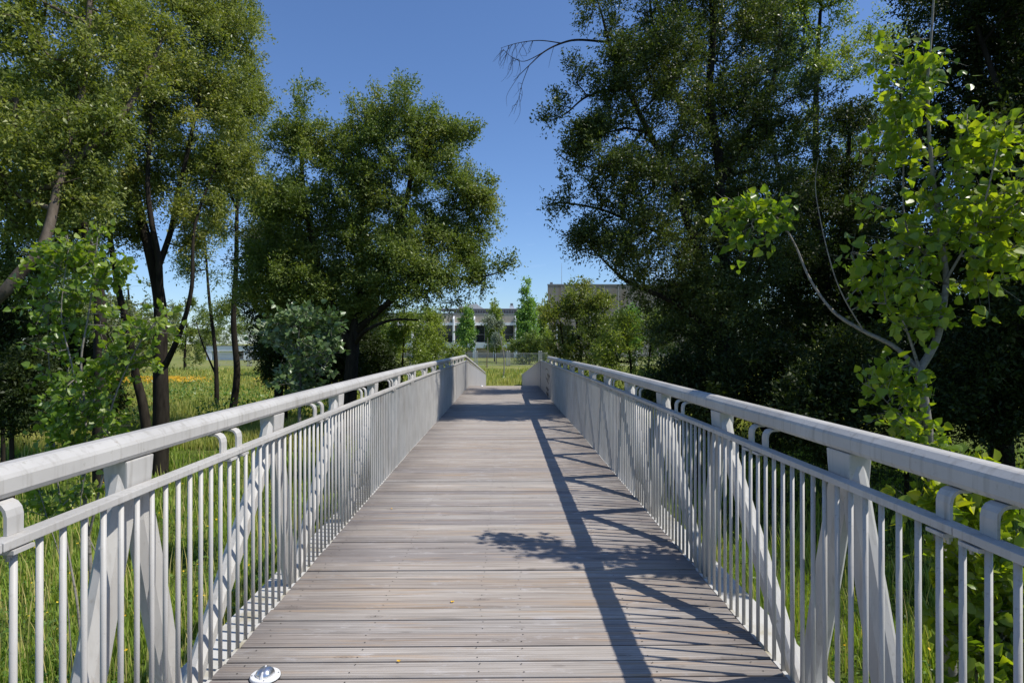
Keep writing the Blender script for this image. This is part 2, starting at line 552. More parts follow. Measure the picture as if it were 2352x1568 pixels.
xs = np.unique(np.concatenate([np.linspace(-30, 30, 121), -np.geomspace(30, 1500, 30), np.geomspace(30, 1500, 30)]))
ys = np.unique(np.concatenate([np.linspace(-6, 66, 145), -np.geomspace(6, 300, 12), np.geomspace(66, 2500, 40)]))
gx, gy = np.meshgrid(xs, ys, indexing='ij')
gz = GZ + bumps(gx, gy) * np.clip((70 - gy) / 40, 0, 1)
nx, ny = gx.shape
idx = np.arange(nx * ny).reshape(nx, ny)
quads = np.stack([idx[:-1, :-1], idx[1:, :-1], idx[1:, 1:], idx[:-1, 1:]], -1).reshape(-1, 4)
me = npmesh("ground", np.stack([gx, gy, gz], -1).reshape(-1, 3), quads.ravel(), np.arange(len(quads)) * 4)
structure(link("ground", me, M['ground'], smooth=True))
b = MB()
b.add([(-90, 72, GZ + 0.03), (90, 72, GZ + 0.03), (90, 150, GZ + 0.03), (-90, 150, GZ + 0.03)], [(0, 1, 2, 3)])
structure(b.build("lawn", M['lawn']))

# ------------------------------------------------------------------ the footbridge
XL, XR = -1.348, 1.314        # edges of the deck
Y0, YE = -3.0, 23.6           # the deck; the ramp goes on from YE
YR = 46.0


def zc(y):
    if y <= 9:
        return 0.0
    if y <= YE:
        return -0.006 * (y - 9)
    return -0.006 * (YE - 9) - 0.0735 * (y - YE)


rng = np.random.default_rng(7)
bridge = thing("footbridge", "light grey steel truss footbridge with a weathered grooved timber deck", "bridge", (0, 0, 0))
# deck boards
d = MB()
nb = int((YE - Y0) / PITCH)
for i in range(nb):
    y = Y0 + i * PITCH
    h = rng.normal(0, 0.0015)
    g = 0.0045 + rng.random() * 0.003
    z = zc(y) + h
    dx = rng.normal(0, 0.003)
    r = rng.random()
    t = rng.normal(0, 0.0012)
    x0, x1 = XL + dx, XR + dx
    ya, yb = y + g, y + PITCH - g
    c = 0.004
    ring = [(ya, z - 0.04), (yb, z - 0.04), (yb, z - c), (yb - c, z + t), (ya + c, z - t), (ya, z - c)]
    n = 6
    vs = [(x0, p, q) for p, q in ring] + [(x1, p, q) for p, q in ring]
    fs = [tuple(range(6)), tuple(range(11, 5, -1))] + [(k, k + 6, (k + 1) % 6 + 6, (k + 1) % 6) for k in range(6)]
    d.add(vs, fs, 0, r)
    if y < 16:
        for sx in (-1.25, -0.72, -0.13, 0.09, 0.72, 1.20):
            for oy in (0.035, 0.115):
                px, py = sx + rng.normal(0, 0.01), y + oy + rng.normal(0, 0.004)
                rr = 0.0042
                d.add([(px + rr * math.cos(a), py + rr * math.sin(a), z + abs(t) + 0.0012) for a in [k * math.pi / 3 for k in range(6)]],
                      [tuple(range(6))], 1)
d.build("deck", [M['wood'], M['screw']], bridge, rnd=True)
j = MB()
for x in (-1.1, -0.4, 0.35, 1.05):
    j.box(x - 0.05, x + 0.05, Y0, YE, -0.22, -0.045, zf=zc)
j.build("joist", M['steel'], bridge)
# ramp deck beyond the crest
r_ = MB()
r_.add([(XL, YE, zc(YE) - .01), (XR, YE, zc(YE) - .01), (XR, YR, zc(YR)), (XL, YR, zc(YR)),
        (XL, YE, zc(YE) - .2), (XR, YE, zc(YE) - .2), (XR, YR, zc(YR) - .2), (XL, YR, zc(YR) - .2)],
       [(0, 1, 2, 3), (7, 6, 5, 4), (0, 4, 5, 1), (1, 5, 6, 2), (2, 6, 7, 3), (3, 7, 4, 0)])
r_.build("ramp", M['concrete_pale'], bridge)

# rounded hollow section of the handrail (x across, z up), clockwise
HW, HB, HT = 0.054, 1.110, 1.203


def rail_ring(cx, y, dz, w=HW, b=HB, t=HT):
    half = [(w - 0.022, b), (w - 0.008, b + 0.006), (w, b + 0.020), (w, t - 0.034), (w - 0.006, t - 0.022), (w - 0.026, t - 0.004), (w - 0.036, t)]
    pts = [(x, z) for x, z in half] + [(-x, z) for x, z in reversed(half)]
    return [(cx + x, y, z + dz) for x, z in pts]


BAL_STEP = 0.0955
side_data = (('L', XL, -1, 2.385, YR, 22.9), ('R', XR, 1, 2.50, 19.3, 22.3))
MOD = 1.46
rest = MB()
all_bal = []
for sname, xe, sg, ap0, rail_end, _k in side_data:
    xb = xe + sg * 0.014                 # baluster plane
    xr = xe + sg * 0.100                 # handrail and truss plane
    # handrail
    h = MB()
    ystops = [y for y in (Y0, 0, 3, 6, 9, 12, 15, 18, 19.3, 21, 22.6, 24, 30, 38, YR) if y <= rail_end + 0.01]
    if sname == 'L':
        zr = lambda y: zc(y) if y < 22.6 else zc(22.6) - 0.0735 * (y - 22.6)
    else:
        zr = zc
    h.rings([rail_ring(xr, y, zr(y)) for y in ystops])
    o = h.build("handrail", M['paint'], bridge, smooth=False)
    # outer beam whose flange shows beside the deck
    bm_ = MB()
    x0, x1 = sorted((xe + sg * 0.004, xe + sg * 0.27))
    for a, e in ((Y0, 9), (9, YE)):
        bm_.box(x0, x1, a + (0.002 if a > 0 else 0), e, -0.36, -0.075, zf=zc)
    bm_.build("edge_beam", M['ledge'], bridge)
    st = MB()
    x0, x1 = sorted((xe + sg * 0.005, xe + sg * 0.024))
    for a, e in ((Y0, 9), (9.001, YE)):
        st.box(x0, x1, a, e, -0.0745, -0.006, zf=zc)
    st.build("kerb_strip", M['ledge'], bridge)
    # lower rail in sections, meeting midway between the truss apexes
    k0 = -3
    joints = [ap0 + MOD * (k - 0.5) for k in range(k0, 15)]
    zl = lambda y: zc(y) if y < 22.2 else zc(22.2) - 0.0735 * (y - 22.2)
    x0, x1 = sorted((xb - sg * 0.024, xb + sg * 0.030))
    for a, e in list(zip(joints[:-1], joints[1:])) + [(joints[-1], 22.2), (22.2, YR)]:
        q = MB()
        a_, e_ = a + 0.002, e - 0.002
        q.add([(x0, a_, 0.990 + zl(a_)), (x1, a_, 0.990 + zl(a_)), (x1, e_, 0.990 + zl(e_)), (x0, e_, 0.990 + zl(e_)),
               (x0, a_, 1.0155 + zl(a_)), (x1, a_, 1.0155 + zl(a_)), (x1, e_, 1.0155 + zl(e_)), (x0, e_, 1.0155 + zl(e_))],
              [(0, 3, 2, 1), (4, 5, 6, 7), (0, 1, 5, 4), (1, 2, 6, 5), (2, 3, 7, 6), (3, 0, 4, 7)])
        q.build("lower_rail", M['paint'], bridge, bevel=0.003)
    # brackets, tabs
    for yj in joints:
        if yj > min(rail_end, 22):
            continue
        for s2 in (-1, 1):
            yy = yj + s2 * 0.088
            q = MB()
            w, t = 0.030, 0.005
            prof = [(xb + sg * 0.018, 1.016), (xb + sg * 0.018, 1.066), (xb + sg * 0.022, 1.084), (xb + sg * 0.032, 1.097), (xb + sg * 0.046, 1.1035), (xb + sg * 0.080, 1.1038)]
            rings = []
            for i, (px, pz) in enumerate(prof):
                qx, qz = prof[min(i + 1, 5)]
                ox, oz = prof[max(i - 1, 0)]
                L = math.hypot(qx - ox, qz - oz)
                nx_, nz_ = -(qz - oz) / L * t, (qx - ox) / L * t
                z = zc(yy)
                rings.append([(px - nx_, yy - w, pz - nz_ + z), (px + nx_, yy - w, pz + nz_ + z), (px + nx_, yy + w, pz + nz_ + z), (px - nx_, yy + w, pz - nz_ + z)])
            q.rings(rings)
            q.build("bracket", M['paint'], bridge)
            if yj < 9:
                q = MB()
                xc = xb
                y_a, y_b = sorted((yj + s2 * 0.030, yj + s2 * 0.105))
                q.box(xc - 0.028, xc + 0.028, y_a, y_b, 0.974, 0.9855, zf=zc)
                tb = q.build("joint_tab", M['paint'], bridge)
                q = MB()
                yb_ = yj + s2 * 0.045
                q.rings([[(xc + 0.011 * math.cos(a), yb_ + 0.011 * math.sin(a), z + zc(yb_)) for a in [k * math.pi / 3 for k in range(6)]] for z in (0.962, 0.9738)])
                q.rings([[(xc + 0.006 * math.cos(a), yb_ + 0.006 * math.sin(a), z + zc(yb_)) for a in [k * math.pi / 3 for k in range(6)]] for z in (0.952, 0.962)])
                q.build("bolt", M['steel'], tb)
    # Warren struts and gussets
    # the truss mirrors about its middle (k = 0): there both legs are steep, elsewhere the leg facing the middle is a long diagonal
    apexes = [(k, ap0 + MOD * k) for k in range(k0, 14) if ap0 + MOD * k < min(rail_end, 22)]
    for k_, ya in apexes:
        for s2 in (-1, 1):
            q = MB()
            rings = []
            foot = 0.345 if k_ * s2 >= 0 else 0.995
            o86 = 0.076 if foot < 0.5 else 0.125
            for zz, hw, tk in ((1.1095, 0.036, 0.034), (1.00, 0.050, 0.036), (0.86, 0.068, 0.038), (0.60, 0.070, 0.040), (0.40, 0.072, 0.040), (0.12, 0.062, 0.038), (-0.0745, 0.054, 0.036)):
                off = 0.034 + (o86 - 0.034) * (1.1095 - zz) / 0.2495 if zz >= 0.86 else o86 + (foot - o86) * (0.86 - zz) / 0.9345
                lean_ = 0.010 * (1.1095 - zz)
                # a chamfered flat section, level with the ground so that the pieces meet cleanly
                cx_, cy_, cz_ = xr + sg * lean_, ya + s2 * off, zz + zc(ya)
                rings.append([(cx_ + c * tk, cy_ + a * hw, cz_) for a, c in ((-1, -0.35), (-0.55, -1), (0.62, -1), (1, -0.35), (1, 0.35), (0.62, 1), (-0.55, 1), (-1, 0.35))])
            q.rings(rings)
            q.build("strut", M['paint'], bridge)
        # gusset plate under the handrail
        q = MB()
        z = zc(ya)
        rings = []
        for zz, hw, th in ((0.90, 0.05, 0.018), (0.97, 0.078, 0.040), (1.05, 0.083, 0.044), (1.1096, 0.088, 0.046)):
            rings.append([(xr - th, ya - hw, zz + z), (xr + th, ya - hw, zz + z), (xr + th, ya + hw, zz + z), (xr - th, ya + hw, zz + z)])
        q.rings(rings)
        q.build("gusset", M['paint'], bridge, bevel=0.006)
    # balusters
    y = -1.05 if sname == 'L' else -1.01
    while y < 17.2:
        all_bal.append((sname, xb, y))
        y += BAL_STEP
    # closed steel sheets at the far abutment and down the ramp
    for a, e in ((17.3, 19.75), (19.76, 22.2), (22.21, 30), (30.02, 38), (38.02, YR)):
        q = MB()
        q.add([(xb - 0.008, a, -0.07 + zc(a)), (xb + 0.008, a, -0.07 + zc(a)), (xb + 0.008, e, -0.07 + zc(e)), (xb - 0.008, e, -0.07 + zc(e)),
               (xb - 0.008, a, 0.989 + zl(a)), (xb + 0.008, a, 0.989 + zl(a)), (xb + 0.008, e, 0.989 + zl(e)), (xb - 0.008, e, 0.989 + zl(e))],
              [(0, 3, 2, 1), (4, 5, 6, 7), (0, 1, 5, 4), (1, 2, 6, 5), (2, 3, 7, 6), (3, 0, 4, 7)])
        q.build("side_panel", M['panel'], bridge)
    q = MB()
    q.box(xb - sg * 0.03 if sg > 0 else xb - 0.015, xb + 0.015 if sg > 0 else xb + 0.03, 22.17, 22.24, -0.07, 0.988, zf=zc)
    q.build("corner_post", M['paint'], bridge)


def bal_geo(mb, xb, y):
    r = 0.0096
    mb.rings([[(xb + r * math.cos(a), y + r * math.sin(a), z + zc(y)) for a in [k * math.pi / 4 for k in range(8)]] for z in (-0.05, 0.991)])


# the hundred that show largest are parts, the others one part
vis = sorted([t for t in all_bal if t[2] > 1.45], key=lambda t: t[2])[:100]
vset = set(vis)
proto = None
for t in vis:
    mb = MB()
    if proto is None:
        r = 0.0096
        mb.rings([[(r * math.cos(a), r * math.sin(a), z) for a in [k * math.pi / 5 for k in range(10)]] for z in (-0.05, 0.9905)])
        proto = mb.build("baluster", M['paint'], bridge, smooth=False)
        for p in proto.data.polygons:
            p.use_smooth = len(p.vertices) == 4
        o = proto
    else:
        o = proto.copy()
        COL.objects.link(o)
        o.parent = bridge
    o.location = (t[1], t[2], zc(t[2]))
for t in all_bal:
    if t not in vset:
        bal_geo(rest, t[1], t[2])
ro = rest.build("baluster_row", M['paint'], bridge)
ro['kind'] = 'stuff'

# sprayed scribbles on the right hand side panels
xg = XR + 0.014 - 0.0086


def spray(pts, w):
    q = MB()
    for (ya, za), (yb, zb) in zip(pts[:-1], pts[1:]):
        L = math.hypot(yb - ya, zb - za) or 1
        ny_, nz_ = -(zb - za) / L * w, (yb - ya) / L * w
        q.add([(xg, ya - ny_, za - nz_), (xg, ya + ny_, za + nz_), (xg, yb + ny_, zb + nz_), (xg, yb - ny_, zb - nz_)], [(0, 1, 2, 3)])
    return q


Yg = 18.6
loop = [(Yg + 0.35 + 0.85 * math.cos(a) * 1.0, 0.66 + 0.16 * math.sin(a)) for a in np.linspace(0.5, 6.4, 22)]
q = spray(loop, 0.014)
q2 = spray([(Yg - 0.8, 0.50), (Yg - 0.45, 0.72), (Yg - 0.2, 0.56), (Yg + 0.2, 0.68), (Yg - 0.6, 0.62), (Yg - 0.9, 0.66), (Yg - 0.1, 0.44), (Yg + 0.5, 0.52), (Yg - 0.5, 0.40)], 0.024)
k = len(q.v)
q.v += q2.v; q.r += q2.r
q.f += [[i + k for i in f] for f in q2.f]; q.m += q2.m
q2 = spray([(Yg - 0.1, 0.30), (Yg + 0.1, 0.20), (Yg - 0.5, 0.22), (Yg + 0.7, 0.24), (Yg - 0.3, 0.12), (Yg + 0.2, 0.04), (Yg - 0.4, 0.05), (Yg + 0.6, 0.09), (Yg - 0.1, -0.03)], 0.022)
k = len(q.v)
q.v += q2.v; q.r += q2.r
q.f += [[i + k for i in f] for f in q2.f]; q.m += q2.m
q.v = [(x, y, z + zc(y)) for x, y, z in q.v]
q.build("graffiti_scribble", M['graffiti'], bridge)


# domed deck lights
def deck_light(x, y, label):
    t = thing("deck_light", label, "deck light", (x, y, zc(y)), "domed lights set into the deck")

    def disc(r0, r1, z0, z1, k=36):
        return [[(r * math.cos(a), r * math.sin(a), z) for a in [i * 2 * math.pi / k for i in range(k)]] for r, z in ((r0, z0), (r1, z1))]
    q = MB(); q.rings(disc(0.070, 0.069, 0.001, 0.006)); q.build("gasket", M['gasket'], t)
    q = MB(); q.rings(disc(0.068, 0.066, 0.0062, 0.014) + disc(0.064, 0.052, 0.0165, 0.0175)); q.build("flange", M['cast'], t, smooth=False)
    q = MB()
    rings = []
    for i in range(8):
        a = i / 7 * math.pi / 2
        r, z = 0.043 * math.cos(a) + 0.0004, 0.017 + 0.034 * math.sin(a)
        rings.append([(r * math.cos(p) * (1 - 0.10 * (math.cos(2 * p + 0.6) > 0.75)), r * math.sin(p), z) for p in [k * 2 * math.pi / 32 for k in range(32)]])
    q.rings(rings); q.build("dome", M['chrome'], t, smooth=True)
    q = MB()
    q.add([(-0.006, -0.052, 0.0176), (0.006, -0.052, 0.0176), (0.006, 0.02, 0.0176), (-0.006, 0.02, 0.0176), (-0.003, -0.038, 0.040), (0.003, -0.038, 0.040), (0.003, 0.01, 0.053), (-0.003, 0.01, 0.053)],
          [(0, 3, 2, 1), (4, 5, 6, 7), (0, 1, 5, 4), (1, 2, 6, 5), (2, 3, 7, 6), (3, 0, 4, 7)])
    q.build("fin", M['cast'], t)
    for k in range(4):
        a = k * math.pi / 2 + 0.25
        q = MB()
        px, py = 0.058 * math.cos(a), 0.058 * math.sin(a)
        q.rings([[(px + 0.0035 * math.cos(p), py + 0.0035 * math.sin(p), z) for p in [i * math.pi / 4 for i in range(8)]] for z in (0.016, 0.0188)])
        q.build("screw", M['steel'], t)
    return t


deck_light(-1.108, 2.86, "domed metal deck light on a white flange near the left edge in the foreground")
deck_light(-0.86, 23.2, "small pale deck light at the far left corner of the boards")

# fallen leaves
for x, y, a, lab in ((-0.31, 3.67, 0.3, "round yellow fallen leaf lying mid deck on the brown board"), (-1.05, 5.74, 1.4, "yellow fallen leaf lying farthest up the left of the deck"),
                     (-0.513, 2.99, 2.2, "small yellowish fallen leaf lying on the foreground boards")):
    q = MB()
    n = 9
    s = 0.011
    top = [(s * math.cos(i * 2 * math.pi / n) * (1.2 if i == 0 else 1), s * 0.75 * math.sin(i * 2 * math.pi / n), 0.006 + 0.004 * (i % 2)) for i in range(n)]
    q.add(top + [(0, 0, 0.004)], [(i, (i + 1) % n, n) for i in range(n)])
    o = q.build("fallen_leaf", M['drymat'])
    o.location = (x, y, 0.0015)
    o.rotation_euler = (0, 0, a)
    tag(o, lab, "leaf", "yellow leaves on the deck")

# ------------------------------------------------------------------ plants
QUAD = (np.array([(0, 0, 0), (0.42, -0.5, 0.12), (1, 0, -0.04), (0.42, 0.5, 0.12)]), [(0, 1, 2, 3)])
HEART = (np.array([(0.06, 0, 0), (0, -0.26, 0.05), (0.22, -0.52, 0.10), (0.58, -0.40, 0.06), (1.02, 0, -0.10),
                   (0.58, 0.40, 0.06), (0.22, 0.52, 0.10), (0, 0.26, 0.05)]), [(0, 1, 2, 3, 4), (0, 4, 5, 6, 7)])


def leaf_mesh(name, pos, axis, nrm, size, ratio, rnd, shape=QUAD):
    axis = norm(axis)
    nrm = norm(nrm - (nrm * axis).sum(1, keepdims=True) * axis)
    side = np.cross(axis, nrm)
    T, F_ = shape
    n, k = len(pos), len(T)
    rc = np.random.default_rng(n)
    curl = 1.0 + 1.1 * rc.normal(size=(n, 1))
    wid = 0.8 + 0.4 * rc.random((n, 1))
    sz = size[:, None]
    V = np.empty((n, k, 3), dtype=np.float32)
    for i, (t, s, l) in enumerate(T):
        V[:, i] = pos + sz * (t * axis + s * ratio * side * wid + l * curl * nrm)
    loops = np.concatenate([np.array(f) for f in F_])
    L = (loops[None] + (np.arange(n) * k)[:, None]).ravel()
    lens = np.tile([len(f) for f in F_], n)
    starts = np.concatenate([[0], np.cumsum(lens)[:-1]])
    return npmesh(name, V.reshape(-1, 3), L, starts, np.repeat(rnd, k))


def cone_mesh(name, P, Q, r0, r1):
    """tapered pieces between points P and Q, each closed round"""
    vs, ls, st = [], [], []
    off = 0
    nl = 0
    for sel, k in ((np.maximum(r0, r1) > 0.03, 8), (np.maximum(r0, r1) <= 0.03, 4)):
        if not sel.any():
            continue
        p, q, a, b = P[sel], Q[sel], r0[sel], r1[sel]
        d = norm(q - p)
        up = np.where(np.abs(d[:, 2:3]) > 0.8, np.array([[1.0, 0, 0]]), np.array([[0, 0, 1.0]]))
        e1 = norm(np.cross(d, up))
        e2 = np.cross(d, e1)
        n = len(p)
        V = np.empty((n, 2 * k, 3))
        for i in range(k):
            t = 2 * math.pi * i / k
            u = math.cos(t) * e1 + math.sin(t) * e2
            V[:, i] = p - d * a[:, None] * 0.25 + u * a[:, None]
            V[:, k + i] = q + d * b[:, None] * 0.25 + u * b[:, None]
        f = np.array([(i, (i + 1) % k, k + (i + 1) % k, k + i) for i in range(k)]).ravel()
        L = (f[None] + (np.arange(n) * 2 * k)[:, None]).ravel() + off
        vs.append(V.reshape(-1, 3))
        ls.append(L)
        st.append(np.arange(n * k) * 4 + nl)
        off += n * 2 * k
        nl += len(L)
    return npmesh(name, np.concatenate(vs), np.concatenate(ls), np.concatenate(st))


def smooth_line(pts, n=6):
    pts = [np.asarray(p, float) for p in pts]
    out = []
    for i in range(len(pts) - 1):
        p0, p1, p2, p3 = pts[max(i - 1, 0)], pts[i], pts[i + 1], pts[min(i + 2, len(pts) - 1)]
        for k in range(n):
            t = k / n
            out.append(0.5 * ((2 * p1) + (-p0 + p2) * t + (2 * p0 - 5 * p1 + 4 * p2 - p3) * t * t + (-p0 + 3 * p1 - 3 * p2 + p3) * t ** 3))
    out.append(pts[-1])
    return out


def skeleton(stems, blobs, ntips, R, rtip=0.005, wander=0.10, expo=0.42, reach=0.15, clump=8, csize=0.55):
    """stems: [(points, r_base, r_top)]; blobs: [(centre, radius(3), weight)] -> nodes, parents, radii, tips"""
    N, par, rad, pl = [], [], [], []
    for si, (pts, ra, rb) in enumerate(stems):
        line = smooth_line(pts)
        base = None
        if si:
            A = np.array(N)
            dd = np.linalg.norm(A - line[0], axis=1)
            if dd.min() < 0.6:
                base = int(dd.argmin())
        prev = base if base is not None else -1
        for i, p in enumerate(line):
            N.append(p)
            par.append(prev)
            t = i / (len(line) - 1)
            rad.append(ra + (rb - ra) * t)
            pl.append((pl[prev] + np.linalg.norm(p - N[prev])) if prev >= 0 else 0.0)
            prev = len(N) - 1
    nstem = len(N)
    wts = np.array([b[2] for b in blobs], float)
    wts /= wts.sum()
    pick = R.choice(len(blobs), ntips, p=wts)
    dirs = norm(R.normal(size=(ntips, 3)))
    rr = R.random(ntips) ** 0.45
    C = np.array([b[0] for b in blobs])[pick]
    RR = np.array([np.broadcast_to(b[1], 3) for b in blobs])[pick]
    tips = C + dirs * rr[:, None] * RR
    if clump:
        # several neighbouring twigs share one bough, with gaps between the boughs
        nc = max(3, ntips // clump)
        heavy = R.choice(len(blobs), nc, p=wts)
        allr = np.array([np.broadcast_to(b[1], 3) for b in blobs], float)
        allc = np.array([b[0] for b in blobs], float)
        cen = allc[heavy] + norm(R.normal(size=(nc, 3))) * (R.random(nc) ** 0.4)[:, None] * allr[heavy] * 0.95
        which = R.integers(0, nc, ntips)
        spread_ = np.minimum(allr[heavy].mean(1) * 0.6, csize)[which]
        near = cen[which] + R.normal(size=(ntips, 3)) * spread_[:, None] * np.array([1, 1, 0.75]) * 0.55
        loose = np.arange(ntips) % 5 < 2
        tips = np.where(loose[:, None], tips, near)
        for bi in range(len(blobs)):           # every bough of the outline keeps a few tips
            for q_ in range(2):
                tips[R.integers(0, ntips)] = allc[bi] + norm(R.normal(size=3)) * R.random() * 0.8 * allr[bi]
    A = np.array(N)
    dist = np.array([np.linalg.norm(A - t, axis=1).min() for t in tips])
    order = np.argsort(dist)
    cap = 14000
    A = np.zeros((cap, 3)); A[:nstem] = np.array(N)
    PL = np.zeros(cap); PL[:nstem] = pl
    n = nstem
    tipnode = []
    # children of the lowest part of a trunk are unlikely
    ok = np.ones(cap, bool)
    z0 = A[:nstem, 2].min()
    lowest = min(t[2] for t in tips)
    for i in range(nstem):
        if A[i, 2] < lowest - 0.6 and A[i, 2] < z0 + 0.5:
            ok[i] = False
    for t in tips[order]:
        dv = A[:n] - t
        dd = np.sqrt((dv * dv).sum(1))
        cost = dd + reach * PL[:n] + np.where(dv[:, 2] > 0.5 * dd, 0.35 * dd, 0) + np.where(ok[:n], 0, 1e3)
        p = int(cost.argmin())
        L = dd[p]
        segs = max(1, min(4, int(L / 0.45)))
        prev = p
        a = A[p].copy()
        bend = R.normal(size=3) * wander * L
        bend[2] += 0.10 * L
        for k in range(1, segs + 1):
            s = k / segs
            q = a + (t - a) * s + bend * math.sin(math.pi * s) + (R.normal(size=3) * 0.03 * L if k < segs else 0)
            A[n] = q
            PL[n] = PL[prev] + np.linalg.norm(q - A[prev])
            par.append(prev)
            prev = n
            n += 1
        tipnode.append(prev)
        if n > cap - 8:
            break
    A = A[:n]
    par = np.array(par)
    cnt = np.zeros(n)
    cnt[tipnode] += 1
    for i in range(n - 1, -1, -1):
        if par[i] >= 0:
            cnt[par[i]] += cnt[i]
    r = rtip * np.maximum(cnt, 1) ** expo
    r[:nstem] = np.maximum(np.array(rad), 0)
    pr = np.where(par >= 0, r[par], r)
    r = np.minimum(r, pr)
    return A, par, r, np.array(tipnode), nstem


def foliage(A, par, tipnode, R, per, twigs, tl, size, spread=0.9, droop=0.15, upn=0.5, allnodes=None, lift=0.35):
    """leaf positions along short twigs round the outer branches"""
    src = tipnode if allnodes is None else np.concatenate([tipnode, allnodes])
    a, b = A[par[src]], A[src]
    n = len(src)
    tot = n * twigs
    i = np.repeat(np.arange(n), twigs)
    s = R.random(tot) ** 0.6
    start = a[i] + (b - a)[i] * s[:, None]
    d0 = norm(b - a)[i]
    td = norm(d0 * 0.8 + R.normal(size=(tot, 3)) * spread * 0.8 + np.array([0, 0, lift]))
    ln = tl * (0.45 + 0.75 * R.random(tot))
    k = np.repeat(np.arange(tot), per)
    m = len(k)
    tt = R.random(m) ** 0.75
    pos = start[k] + td[k] * (ln[k] * tt)[:, None] + np.array([0, 0, -1.0]) * (droop * ln[k] * tt ** 2)[:, None]
    pos += R.normal(size=(m, 3)) * tl * 0.09
    ax = norm(td[k] * 0.7 + R.normal(size=(m, 3)) * 0.7 - np.array([0, 0, droop]))
    nr = R.normal(size=(m, 3)) + np.array([0, 0, upn])
    sz = size * (0.5 + 0.75 * R.random(m))
    return pos, ax, nr, sz, start, start + td * ln[:, None] * 0.9


def plant(name, label, cat, stems, blobs, ntips, leaf, seed, group=None, bark='bark', ratio=0.42, size=0.085, per=9, twigs=9, tl=0.45,
          rtip=0.006, wander=0.1, droop=0.15, upn=0.5, shape=QUAD, twig_tubes=False, trunk_name='trunk', crown_name='crown',
          rshift=0.0, spread=0.9, expo=0.42, reach=0.15, bare=0, cull=None, clump=8, csize=0.55, lift=0.35):
    R = np.random.default_rng(seed)
    A, par, r, tn, ns = skeleton(stems, blobs, ntips, R, rtip, wander, expo, reach, clump, csize)
    base = np.array(stems[0][0][0], float)
    root = thing(name, label, cat, tuple(base), group)
    e = np.where(par >= 0)[0]
    P, Q, r0, r1 = A[par[e]], A[e], r[par[e]], r[e]
    # side branches start with their own radius
    r0 = np.where(e >= ns, np.minimum(r0, r1 * 1.35), r0)
    pos, ax, nr, sz, ta, tb = foliage(A, par, tn, R, per, twigs, tl, size, spread, droop, upn, None, lift)
    if twig_tubes:
        P = np.concatenate([P, ta]); Q = np.concatenate([Q, tb])
        r0 = np.concatenate([r0, np.full(len(ta), rtip * 0.7)]); r1 = np.concatenate([r1, np.full(len(ta), rtip * 0.35)])
    me = cone_mesh(trunk_name, P - base, Q - base, r0, r1)
    link(trunk_name, me, M[bark], root, smooth=True)
    if cull is not None:
        kk = cull(pos)
        pos, ax, nr, sz = pos[kk], ax[kk], nr[kk], sz[kk]
    # clump by clump hue drift plus leaf noise; sun-side leaves are no lighter than others
    ph = R.random(6) * 6.28
    drift = 0.5 + 0.25 * np.sin(pos[:, 0] * 1.7 + ph[0]) * np.sin(pos[:, 2] * 1.9 + ph[1]) + 0.15 * np.sin(pos[:, 1] * 2.3 + ph[2])
    rn = np.clip(0.55 * drift + 0.45 * R.random(len(pos)) ** 1.2 - 0.05 + rshift, 0, 1)
    me = leaf_mesh(crown_name, pos - base, ax, nr, sz, ratio, rn, shape)
    link(crown_name, me, M[leaf], root)
    return root


def B(u, v, Y, r, w=None, dy=1.0, sx=1.0, sz=1.0):
    """crown mass: centre on the sight line u, v at depth Y, radius r (measuring units)"""
    q = r / F * Y
    return (at(u, v, Y), (q * sx, q * dy, q * sz), w if w is not None else (q ** 2))


def gp(u, Y, z=GZ):
    return np.array([(u - VX) / F * Y, Y, z - 0.05])


# --- left: near tree leaning in from the frame's edge
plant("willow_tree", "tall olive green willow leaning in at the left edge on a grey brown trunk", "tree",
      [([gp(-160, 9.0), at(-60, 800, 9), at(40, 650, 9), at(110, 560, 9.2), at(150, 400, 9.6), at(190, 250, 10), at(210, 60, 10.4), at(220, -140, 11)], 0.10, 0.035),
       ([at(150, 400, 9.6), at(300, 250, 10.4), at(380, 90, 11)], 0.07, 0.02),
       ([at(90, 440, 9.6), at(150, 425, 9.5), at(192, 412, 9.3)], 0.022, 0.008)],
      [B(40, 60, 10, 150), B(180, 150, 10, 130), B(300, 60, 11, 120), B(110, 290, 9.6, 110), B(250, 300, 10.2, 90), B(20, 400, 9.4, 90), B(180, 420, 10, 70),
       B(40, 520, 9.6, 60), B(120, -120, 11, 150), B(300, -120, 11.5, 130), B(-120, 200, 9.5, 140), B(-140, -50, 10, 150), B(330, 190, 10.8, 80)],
      430, 'leaf_willow', 11, bark='bark_lit', size=0.078, ratio=0.42, per=13, twigs=17, tl=0.42, droop=0.25, group="tall trees along the left bank")

